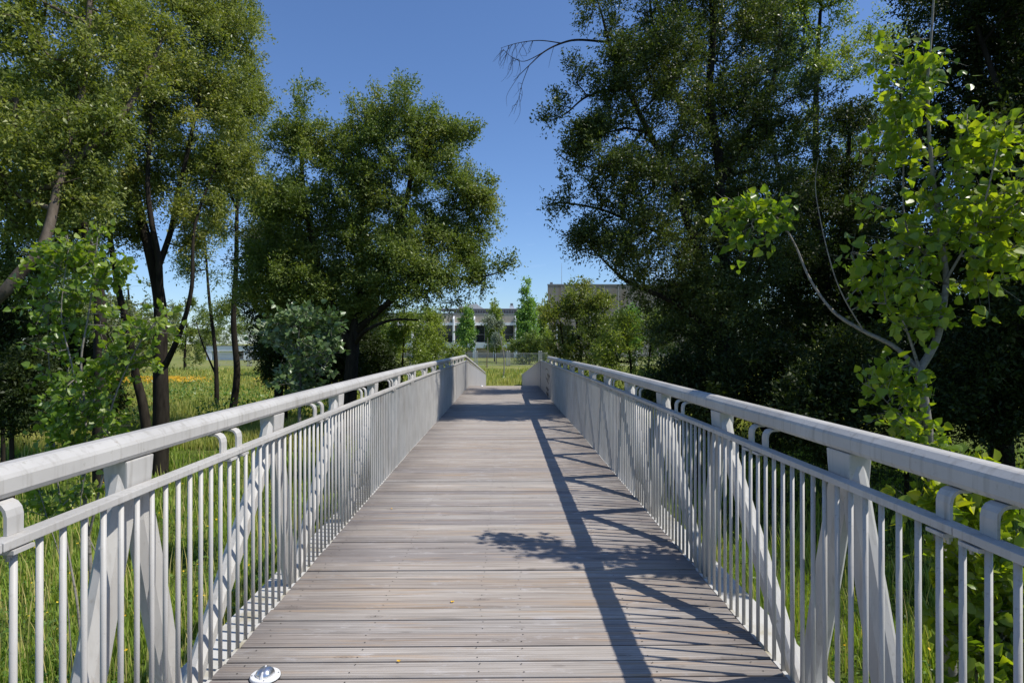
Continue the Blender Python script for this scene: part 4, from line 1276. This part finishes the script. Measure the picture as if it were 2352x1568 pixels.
# --- shaded bushes round the foot of the broad dense tree
for i, (u, v, Y, r, lab) in enumerate(((660, 800, 22, 60, "shaded bush behind the silvery sapling at the foot of the broad tree"),
                                       (760, 810, 21.5, 65, "black green bush hiding the foot of the broad tree's trunk"),
                                       (855, 835, 22.5, 45, "low shaded bush right of the broad tree's trunk by the handrail"))):
    plant("understorey_shrub", lab, "shrub",
          [([gp(u, Y), at(u, v + 30, Y), at(u + 10, v - 30, Y)], 0.06, 0.02)],
          [B(u, v, Y, r * 0.8), B(u - r * .7, v + 20, Y, r * 0.55), B(u + r * .7, v + 15, Y, r * 0.6), B(u, v + r * .8, Y, r * .9), B(u + 10, v - r * .6, Y, r * .6)],
          170, 'leaf_shade', 120 + i, size=0.11, per=11, twigs=12, tl=0.5, group="bushes under the broad dense tree", trunk_name='stem', crown_name='foliage')
# --- dark understorey at the far left
for i, (u, v, Y, r, lab) in enumerate(((40, 900, 12, 90, "dark bush at the left edge behind the young poplar"),
                                       (20, 740, 15, 100, "shaded leafy bush under the leaning trunk at the left edge"),
                                       (130, 820, 16, 80, "dim green bush between the left hand trunks"),
                                       (230, 900, 20, 45, "small bush at the meadow edge behind the upright dark trunk"))):
    plant("understorey_shrub", lab, "shrub",
          [([gp(u, Y), at(u, v + 30, Y), at(u + 10, v - 30, Y)], 0.05, 0.02)],
          [B(u, v, Y, r * 0.8), B(u - r * .8, v + 20, Y, r * 0.6), B(u + r * .8, v + 15, Y, r * 0.6), B(u, v + r * .6, Y, r * .6), B(u + 20, v - r * .6, Y, r * .6)],
          130, 'leaf_shade', 70 + i, size=0.09, per=11, twigs=12, tl=0.45, group="bushes under the left hand trees", trunk_name='stem', crown_name='foliage')

# --- trees in front of the far building
def pyramid(u, vt, vb, Y, w, lab, lf, seed, n=120, size=0.32, **k):
    h = vb - vt
    bl = [B(u, vt + h * t, Y, w * (0.12 + 0.88 * t ** 0.8)) for t in (0.06, 0.2, 0.36, 0.54, 0.74)]
    return plant("street_tree", lab, "tree", [([gp(u, Y), at(u, vb, Y), at(u, (vt + vb) / 2, Y), at(u, vt, Y)], 0.14, 0.03)], bl, n, lf, seed,
                 group="young trees in front of the far building", size=size, per=8, twigs=9, tl=1.0, ratio=0.7, droop=-0.05, **k)


pyramid(1072, 706, 812, 104, 27, "pointed young tree in front of the building, leftmost of the row", 'leaf_tulip', 81)
pyramid(1136, 690, 815, 104, 27, "pointed olive tree in front of the building behind the whitish saplings", 'leaf_bright', 82)
pyramid(1210, 640, 812, 98, 31, "tallest pointed green tree left of the concrete block", 'leaf_tulip', 83, 200, rshift=0.05)
pyramid(1246, 704, 812, 108, 26, "yellow green tree at the foot of the concrete block", 'leaf_bright', 84, rshift=0.08)
pyramid(1450, 700, 815, 70, 40, "pale green young tree on the lawn right of the olive bush", 'leaf_tulip', 85, 130, size=0.24)
pyramid(1520, 720, 818, 74, 36, "dull green young tree on the lawn behind the dark branches", 'leaf_far', 86, 120, size=0.24)
plant("whitish_sapling", "thin leaning sapling with a whitish crown rising from the tall grass", "sapling",
      [([gp(1156, 55), at(1158, 830, 55), at(1152, 790, 55), at(1143, 755, 55), at(1128, 740, 55)], 0.06, 0.02)],
      [B(1122, 735, 55, 12), B(1136, 740, 55, 12), B(1128, 748, 55, 9), B(1148, 745, 55, 8, .05)],
      60, 'leaf_whitish', 87, bark='bark_pale', size=0.15, per=8, twigs=7, tl=0.4)
plant("whitish_sapling", "small round whitish sapling beside its stake near the mesh fence", "sapling",
      [([gp(1140, 92), at(1140, 815, 92), at(1140, 775, 92)], 0.08, 0.03)],
      [B(1140, 775, 92, 11), B(1136, 790, 92, 9), B(1146, 785, 92, 9)],
      60, 'leaf_whitish', 88, bark='bark', size=0.22, per=8, twigs=7, tl=0.6, rshift=-0.15)
for u, Y, v0, lab in ((1120, 78, 775, "pale slim sapling stem standing left of the leaning sapling"), (1117, 78, 818, "dark timber stake beside the pale sapling stem")):
    q = MB()
    p0, p1 = gp(u, Y), at(u, v0, Y)
    q.tube([p0, (p0 + p1) / 2 + np.array([0.02, 0, 0]), p1], [0.05, 0.045, 0.035], 6)
    tag(q.build("tree_stake" if v0 > 800 else "sapling_stem", M['stake'] if v0 > 800 else M['bark_pale']), lab, "stake" if v0 > 800 else "sapling")

# --- far tree line: three kinds, copied
protos = []
for i, (h, w, lf) in enumerate(((9, 3.6, 'leaf_far'), (11, 4.2, 'leaf_alder'), (7, 3.2, 'leaf_bright'))):
    o = plant("background_tree", "x", "tree", [([(0, 0, 0), (0, 0, h * 0.3), (0.2, 0, h * 0.6), (0, 0, h * 0.9)], 0.2, 0.05)],
              [((0, 0, h * 0.62), (w, w, h * 0.33), 3), ((w * 0.5, 0, h * 0.45), (w * .6, w * .6, h * 0.25), 1.5), ((-w * 0.5, 0, h * 0.5), (w * .6, w * .6, h * 0.25), 1.5), ((0, 0, h * 0.28), (w * .8, w * .8, h * .2), 1)],
              150, lf, 90 + i, size=0.30, per=8, twigs=9, tl=1.0, group="background trees beyond the meadow")
    protos.append(o)
far = [(-60, 46, 0, "dull green tree far left behind the leaning willow"), (80, 40, 1, "dark tree seen between the leftmost trunks"), (190, 60, 0, "dull tree standing left of the upright dark trunk"),
       (300, 48, 0, "olive tree seen between the dark leaning trunk and the three stems"), (430, 70, 1, "tree just right of the three stemmed willow's trunk"), (350, 85, 2, "lighter tree seen behind the three stemmed trunk"),
       (480, 125, 0, "far tree rising behind the left end of the white pavilion"), (540, 135, 1, "far dark tree behind the middle of the white pavilion"), (610, 140, 0, "far tree behind the right end of the white pavilion"),
       (700, 60, 2, "tree behind the silvery white poplar sapling"), (800, 75, 0, "tree far behind the broad dense tree's trunk"), (880, 70, 2, "bright tree glimpsed under the broad tree's lower boughs"),
       (1580, 60, 0, "far tree behind the low willow bush on the right"), (1680, 50, 1, "far dark tree behind the tall overhanging tree"), (1800, 45, 0, "dull tree behind the dark wood at right"),
       (1950, 40, 1, "dark tree deep in the wood behind the poplar limb"), (2100, 36, 0, "dim tree behind the poplar's fork"), (2260, 34, 1, "dark tree at the back of the wood near the right edge")]
used = set()
RR = random.Random(4)
for u, Y, k, lab in far:
    if k not in used:
        o = protos[k]; used.add(k)
    else:
        o = copy_tree(protos[k])
    o['label'] = lab
    o.location = tuple(gp(u, Y, GZ))
    o.rotation_euler = (0, 0, RR.random() * 6.28)
    s = 0.85 + 0.3 * RR.random()
    o.scale = (s, s, s * (0.9 + 0.2 * RR.random()))

# ------------------------------------------------------------------ grass, weeds, flowers
G = np.random.default_rng(3)


def scatter(n, y0, y1, left, right, p=1.6):
    """more plants close by, fewer and larger ones far off"""
    q = 1 - p
    yy = (y0 ** q + G.random(n) * (y1 ** q - y0 ** q)) ** (1 / q)
    l, r = left(yy), right(yy)
    xx = l + (r - l) * G.random(n)
    return xx, yy


def blades(name, xx, yy, h, w, mat, lab, cat, lean=0.35, rs=0.0):
    n = len(xx)
    base = np.stack([xx, yy, GZ + bumps(xx, yy) * np.clip((70 - yy) / 40, 0, 1) - 0.02], 1)
    a = G.random(n) * 6.283
    sd = np.stack([np.cos(a), np.sin(a), np.zeros(n)], 1)
    fw = np.stack([-np.sin(a), np.cos(a), np.zeros(n)], 1) * (lean * (0.2 + G.random(n)))[:, None]
    up = np.array([0, 0, 1.0])
    hh, ww = h[:, None], w[:, None]
    V = np.stack([base - sd * ww, base + sd * ww, base + sd * ww * 0.8 + (up * 0.55 + fw * 0.35) * hh, base - sd * ww * 0.8 + (up * 0.55 + fw * 0.35) * hh,
                  base + (up * 0.95 + fw) * hh], 1)
    loops = (np.array([0, 1, 2, 3, 3, 2, 4])[None] + (np.arange(n) * 5)[:, None]).ravel()
    st = np.stack([np.arange(n) * 7, np.arange(n) * 7 + 4], 1).ravel()
    dr = 0.45 + 0.25 * np.sin(xx * 1.3 + 0.7 * yy) * np.sin(yy * 1.1 - 0.4 * xx)
    rn = np.clip(0.5 * dr + 0.5 * G.random(n) + rs, 0, 1)
    me = npmesh(name, V.reshape(-1, 3), loops, st, np.repeat(rn, 5))
    o = link(name, me, M[mat])
    return tag(o, lab, cat, kind='stuff')


n = 150000
xx, yy = scatter(n, 1.2, 22, lambda y: -y * 0.95 - 1.2, lambda y: np.full_like(y, -1.75))
cl = 0.6 + 0.4 * np.sin(xx * 2.1 + 1) * np.sin(yy * 1.7)
blades("grass", xx, yy, (0.09 + 0.17 * G.random(n)) * cl * (1 + yy * 0.03), 0.0035 + 0.0009 * yy * (0.6 + 0.8 * G.random(n)), 'grass', "fresh green grass below the left side of the bridge", "grass")
n = 70000
xx, yy = scatter(n, 1.2, 18, lambda y: np.full_like(y, 1.75), lambda y: y * 0.95 + 1.2)
cl = 0.6 + 0.4 * np.sin(xx * 2.3 + 1) * np.sin(yy * 1.9)
blades("grass", xx, yy, (0.14 + 0.30 * G.random(n)) * cl * (1 + yy * 0.02), 0.0035 + 0.0009 * yy * (0.6 + 0.8 * G.random(n)), 'grass', "long grass below the right side of the bridge", "grass", rs=0.05)
n = 110000
xx, yy = scatter(n, 18, 72, lambda y: -y * 0.8, lambda y: np.where(y < 46, -1.9, y * 0.3), 1.5)
cl = 0.65 + 0.35 * np.sin(xx * 0.9 + 1) * np.sin(yy * 0.7)
blades("meadow_grass", xx, yy, (0.25 + 0.5 * G.random(n)) * cl, 0.0007 * yy * (0.6 + 0.8 * G.random(n)), 'meadow', "tall yellowing meadow grass beyond the trees", "meadow", rs=0.0)
n = 26000
xx, yy = scatter(n, 18, 72, lambda y: np.full_like(y, 1.9), lambda y: y * 0.6, 1.5)
blades("meadow_grass", xx, yy, (0.25 + 0.5 * G.random(n)), 0.0007 * yy * (0.6 + 0.8 * G.random(n)), 'meadow', "tall meadow grass right of the bridge's far end", "meadow")
# dry seed stalks standing over the grass
n = 5200
xx, yy = scatter(n, 2, 30, lambda y: -y * 0.85 - 1, lambda y: np.full_like(y, -1.9), 1.5)
x2, y2 = scatter(1500, 2, 16, lambda y: np.full_like(y, 1.9), lambda y: y * 0.8 + 1, 1.5)
xx, yy = np.concatenate([xx, x2]), np.concatenate([yy, y2])
n = len(xx)
blades("seed_stalks", xx, yy, 0.30 + 0.32 * G.random(n), 0.0018 + 0.0005 * yy, 'meadow', "thin pale seed stalks standing above the grass by the bridge", "grass stalks", lean=0.3, rs=0.35)
# broad leaved weeds
n = 26000
xx, yy = scatter(n, 1.5, 20, lambda y: -y * 0.9 - 1, lambda y: np.full_like(y, -1.8), 1.7)
keep = np.sin(xx * 2.4 + 0.5) * np.sin(yy * 2.1 + 1) > -0.1
xx, yy = xx[keep], yy[keep]
x2, y2 = scatter(9000, 1.5, 14, lambda y: np.full_like(y, 1.8), lambda y: y * 0.9 + 1, 1.7)
xx, yy = np.concatenate([xx, x2]), np.concatenate([yy, y2])
n = len(xx)
pos = np.stack([xx, yy, GZ + bumps(xx, yy) + 0.02 + 0.22 * G.random(n) ** 1.5], 1)
ax = norm(np.stack([G.normal(size=n), G.normal(size=n), 0.3 * G.normal(size=n)], 1))
me = leaf_mesh("weeds", pos, ax, G.normal(size=(n, 3)) * 0.5 + np.array([0, 0, 1.0]), 0.03 + 0.045 * G.random(n), 0.55, G.random(n))
tag(link("ground_cover", me, M['herb']), "broad leaved weeds among the grass beside the bridge", "weeds", kind='stuff')
n = 24000
xx, yy = scatter(n, 20, 74, lambda y: -y * 0.75, lambda y: np.where(y < 46, -2.2, y * 0.25), 1.6)
keep = np.sin(xx * 0.55 + 0.5) * np.sin(yy * 0.5 + 1) > 0.05
xx, yy = xx[keep], yy[keep]
n = len(xx)
pos = np.stack([xx, yy, GZ + 0.1 + 0.8 * G.random(n)], 1)
me = leaf_mesh("weeds", pos, G.normal(size=(n, 3)), G.normal(size=(n, 3)) * 0.5 + np.array([0, 0, 1.0]), 0.10 + 0.10 * G.random(n), 0.5, G.random(n))
tag(link("ground_cover", me, M['herb']), "clumps of leafy weeds standing in the yellow meadow", "weeds", kind='stuff')


def flowers(xx, yy, zz, s, mat, lab):
    n = len(xx)
    pos = np.stack([xx, yy, zz], 1)
    nr = norm(G.normal(size=(n, 3)) * 0.35 + np.array([0, -0.25, 1.0]))
    ax = norm(G.normal(size=(n, 3)))
    k = 6
    axn = norm(ax - (ax * nr).sum(1, keepdims=True) * nr)
    sd = np.cross(nr, axn)
    V = np.stack([pos + (axn * math.cos(t) + sd * math.sin(t)) * s[:, None] + nr * s[:, None] * (0.25 if i % 2 else 0.05) for i, t in enumerate([j * 2 * math.pi / k for j in range(k)])], 1)
    L = (np.arange(k)[None] + (np.arange(n) * k)[:, None]).ravel()
    me = npmesh("flowers", V.reshape(-1, 3), L, np.arange(n) * k, np.repeat(G.random(n), k))
    tag(link("wildflowers", me, M[mat]), lab, "flowers", kind='stuff')


n = 520
xx, yy = scatter(n, 2.2, 14, lambda y: -y * 0.85 - .6, lambda y: np.full_like(y, -1.8), 1.6)
x2, y2 = scatter(90, 2.2, 8, lambda y: np.full_like(y, 1.8), lambda y: y * 0.8 + .6, 1.6)
xx, yy = np.concatenate([xx, x2]), np.concatenate([yy, y2])
flowers(xx, yy, GZ + bumps(xx, yy) + 0.22 + 0.12 * G.random(len(xx)), 0.009 + 0.007 * G.random(len(xx)), 'petal', "small yellow buttercups dotted in the grass by the bridge")
n = 11000
yy = 45 + G.normal(size=n) * 1.0 + np.where(G.random(n) < 0.08, G.normal(size=n) * 4, 0)
xx = -8 - 36 * G.random(n)
keep = (np.sin(xx * 0.7) + np.sin(xx * 0.23 + 2) + 0.8 * G.normal(size=n)) > 0.2
xx, yy = xx[keep], yy[keep]
flowers(xx, yy, GZ + 0.35 + 0.35 * G.random(len(xx)), 0.03 + 0.025 * G.random(len(xx)), 'orange', "band of orange yellow flowers across the far meadow")

# ------------------------------------------------------------------ far buildings
# concrete block
t = thing("concrete_hall", "tall windowless raw concrete block right of the bridge's axis", "building", (0, 0, GZ))
Yb = 140.0
xl, xrr, zt = (1258 - VX) / F * Yb, (1258 - VX) / F * Yb + 42, EYE + (VY - 655) / F * Yb - GZ
xk = xl + 4.5        # the side wall runs back at a slant


def slab(x0, x1, xb_, y0, y1, z0, z1):
    m_ = MB()
    m_.add([(x0, y0, z0), (x1, y0, z0), (x1, y1, z0), (xb_, y1, z0), (x0, y0, z1), (x1, y0, z1), (x1, y1, z1), (xb_, y1, z1)],
           [(0, 3, 2, 1), (4, 5, 6, 7), (0, 1, 5, 4), (1, 2, 6, 5), (2, 3, 7, 6), (3, 0, 4, 7)])
    return m_


q = slab(xl, xrr, xk, Yb, Yb + 30, 0, zt)
q.build("wall", M['concrete'], t)
q = slab(xl - 0.08, xrr + 0.08, xk - 0.08, Yb - 0.08, Yb + 30.08, zt + 0.003, zt + 0.28)
q.build("coping", M['roofgrey'], t)
for k in range(1, 14):
    q = MB()
    x = xl + 3.25 * k
    q.box(x - 0.05, x + 0.05, Yb - 0.03, Yb + 0.01, 0.1, zt - 0.1)
    q.build("panel_joint", M['joint'], t)
q = MB(); q.tube([(xl + 3.3, Yb + 1, zt + 0.28), (xl + 3.3, Yb + 1, zt + 5.2)], [0.06, 0.03], 6)
q.build("antenna", M['galv'], t)
q = MB(); q.box(xl + 0.6, xl + 1.2, Yb + .4, Yb + 1, zt + 0.283, zt + 0.75); q.box(xl - 0.5, xl - 0.08, Yb + .2, Yb + .5, zt - 4.4, zt - 4.2)
q.build("roof_camera", M['roofgrey'], t)

# campus building with concrete fascia
t = thing("campus_building", "low building with pale concrete fascia, white fins and dark window bands", "building", (0, 0, GZ))
Yb = 130.0
ux = lambda u: (u - VX) / F * Yb
vz = lambda v: EYE + (VY - v) / F * Yb - GZ
X0, X1 = ux(820), ux(1262)
q = MB(); q.box(X0, X1, Yb + 1.2, Yb + 18, 0, vz(741)); q.build("wall", M['beige'], t)
q = MB(); q.box(X0, X1, Yb, Yb + 18, vz(741), vz(722)); q.build("fascia", M['concrete_pale'], t)
q = MB(); q.box(X0, X1, Yb - 0.05, Yb + 18, vz(722) + .003, vz(718.5)); q.build("roof_edge", M['roofgrey'], t)
q = MB(); q.box(X0, X1, Yb - .25, Yb + 1.19, vz(747), vz(741) - .003); q.build("lintel_band", M['white'], t)
q = MB(); q.box(X0, X1, Yb - .25, Yb + 1.19, vz(799), vz(786)); q.build("sill_band", M['white'], t)
for k in range(-6, 4):
    u0 = 1137 + 47 * k
    q = MB(); q.box(ux(u0 + 4), ux(u0 + 42), Yb + .9, Yb + 1.18, vz(785.7), vz(747.3)); w_ = q.build("window", M['glass'], t)
    q = MB()
    q.box(ux(u0 + 23) - .05, ux(u0 + 23) + .05, Yb + .85, Yb + .89, vz(785.5), vz(747.5))
    q.box(ux(u0 + 4.5), ux(u0 + 41.5), Yb + .84, Yb + .88, vz(768.5), vz(767.5))
    q.build("mullion", M['roofgrey'], w_)
for k in range(-6, 4):
    u0 = 1137 + 47 * k
    q = MB()
    x = ux(u0)
    q.add([(x - .14, Yb - 1.6, vz(786)), (x + .14, Yb - 1.6, vz(786)), (x + .14, Yb - .02, vz(786)), (x - .14, Yb - .02, vz(786)),
           (x - .14, Yb - 1.6, vz(733)), (x + .14, Yb - 1.6, vz(733)), (x + .14, Yb - .02, vz(726)), (x - .14, Yb - .02, vz(726))],
          [(0, 3, 2, 1), (4, 5, 6, 7), (0, 1, 5, 4), (1, 2, 6, 5), (2, 3, 7, 6), (3, 0, 4, 7)])
    q.build("fin", M['white'], t)
    q = MB(); q.box(x - .35, x + .35, Yb - .3, Yb + .3, 0, vz(799) - .003); q.build("pillar", M['white'], t)
q = MB(); q.box(ux(1040), ux(1258), Yb + 3, Yb + 14, vz(718.4), vz(708)); q.build("roof_storey", M['brownclad'], t)
q = MB(); q.box(ux(1000), ux(1262), Yb + 2.8, Yb + 14.2, vz(708) + .003, vz(706.5)); q.build("roof_slab", M['plantgrey'], t)
for u in (1062, 1078, 1150, 1165, 1196):
    q = MB(); q.box(ux(u), ux(u + 5), Yb + 2.9, Yb + 2.99, vz(717), vz(711)); q.build("roof_window", M['glass'], t)
q = MB(); q.box(ux(1068), ux(1094), Yb + 6, Yb + 12, vz(706.5) + .003, vz(694)); q.box(ux(1048), ux(1067.9), Yb + 6, Yb + 12, vz(706.5) + .003, vz(699)); q.build("plant_room", M['plantgrey'], t)
q = MB()
q.add([(ux(1094.2), Yb + 6, vz(706.4)), (ux(1112), Yb + 6, vz(706.4)), (ux(1094.2), Yb + 6, vz(696)), (ux(1094.2), Yb + 12, vz(706.4)), (ux(1112), Yb + 12, vz(706.4)), (ux(1094.2), Yb + 12, vz(696))],
      [(0, 1, 2), (5, 4, 3), (0, 3, 4, 1), (1, 4, 5, 2), (2, 5, 3, 0)])
q.build("sloped_roof", M['plantgrey'], t)
q = MB(); q.box(ux(1171), ux(1181), Yb + 3.2, Yb + 5, vz(706.4), vz(700)); q.build("chimney", M['white'], t)
q = MB(); q.box(ux(1172.5), ux(1179), Yb + 3.3, Yb + 4.6, vz(700) + .003, vz(694)); q.build("vent", M['roofgrey'], t)
q = MB()
for u in range(1000, 1262, 6):
    q.box(ux(u), ux(u) + .05, Yb + .4, Yb + .45, vz(718.4), vz(712))
for v in (712, 714.5):
    q.box(ux(1000), ux(1262), Yb + .37, Yb + .39, vz(v) - .03, vz(v) + .03)
q.build("roof_railing", M['galv'], t)

# low white pavilion
t = thing("pavilion", "low white flat roofed pavilion beyond the meadow on the left", "building", (0, 0, GZ))
Yb = 114.0
X0, X1 = ux(478), ux(800)
vz = lambda v: EYE + (VY - v) / F * Yb - GZ
q = MB(); q.box(X0 + .3, X1, Yb + .6, Yb + 9, 0, vz(806)); q.build("wall", M['white'], t)
q = MB(); q.box(X0, X1, Yb, Yb + 9.3, vz(806) + .003, vz(794.5)); q.build("fascia", M['white'], t)
q = MB(); q.box(X0 - .1, X1 + .1, Yb - .1, Yb + 9.4, vz(794.5) + .003, vz(793.4)); q.build("roof", M['roofgrey'], t)
for u in (484, 568, 650, 732):
    q = MB(); q.box(ux(u) - .45, ux(u) + .45, Yb + .05, Yb + .55, 0, vz(806)); q.build("pillar", M['white'], t)
for u0, u1, kind in ((547, 569, 'w'), (578, 592, 'd'), (596, 614, 'w'), (640, 662, 'w')):
    q = MB(); q.box(ux(u0), ux(u1), Yb + .56, Yb + .597, vz(824) if kind == 'w' else .02, vz(807)); f_ = q.build("window" if kind == 'w' else "door", M['redframe'], t)
    q = MB()
    n_ = 4 if kind == 'w' else 2
    for k in range(n_):
        a = u0 + (u1 - u0) * k / n_ + .7
        e = u0 + (u1 - u0) * (k + 1) / n_ - .7
        q.box(ux(a), ux(e), Yb + .53, Yb + .557, vz(812), vz(808))
        if kind == 'w':
            q.box(ux(a), ux(e), Yb + .53, Yb + .557, vz(823.4), vz(813.2))
    if kind == 'd':
        q.box(ux(u0 + 1), ux(u1 - 1), Yb + .53, Yb + .557, .1, vz(813))
    q.build("pane", M['glass'], f_)

# temporary mesh fence
Yf = 84.0
panel = thing("mesh_fence_panel", "x", "fence", (0, 0, GZ), "temporary mesh fence panels across the lawn")
L = 4.3
q = MB()
for x in (0.10, L - 0.10):
    pts = [(x - 0.07, 0, 0.02), (x - 0.07, 0, 1.96)] + [(x - 0.07 * math.cos(a), 0, 1.96 + 0.07 * math.sin(a)) for a in np.linspace(0.4, math.pi - 0.4, 5)] + [(x + 0.07, 0, 1.96), (x + 0.07, 0, 0.02)]
    q.tube(pts, 0.042, 6)
q.tube([(0.2, 0, 1.72), (L - 0.2, 0, 1.72)], 0.022, 6)
q.tube([(0.2, 0, 0.15), (L - 0.2, 0, 0.15)], 0.022, 6)
q.build("frame", M['galv'], panel)
q = MB()
for x in np.linspace(0.25, L - 0.25, 24):
    q.tube([(x, 0.0, 0.15), (x, 0.0, 1.72)], 0.013, 4)
for z in np.linspace(0.4, 1.5, 5):
    q.tube([(0.2, 0.018, z), (L - 0.2, 0.018, z)], 0.008, 4)
q.build("wire_mesh", M['galv'], panel)
q = MB()
for x in (0.1, L - 0.1):
    q.box(x - 0.12, x + 0.12, -0.3, 0.3, 0, 0.12)
q.build("foot", M['concrete'], panel)
where = {0: "right in front of the rounded dark bush", -1: "left of the dark bush in front of the garage wall", 1: "just right of the rounded dark bush behind the glossy bush"}
for k in range(-9, 6):
    o = panel if k == -9 else copy_tree(panel)
    x = (1168 - VX) / F * Yf + k * (L + 0.1)
    o.location = (x, Yf + 0.3 * math.sin(k * 1.7), GZ + 0.03)
    o.rotation_euler = (0, 0, 0.03 * math.sin(k * 2.3))
    if k in where:
        o['label'] = "galvanised mesh fence panel " + where[k]
    elif k < -1:
        o['label'] = "galvanised mesh fence panel far left of the bridge's end, mostly behind plants"
    else:
        o['label'] = "galvanised mesh fence panel seen through bushes right of the bridge"
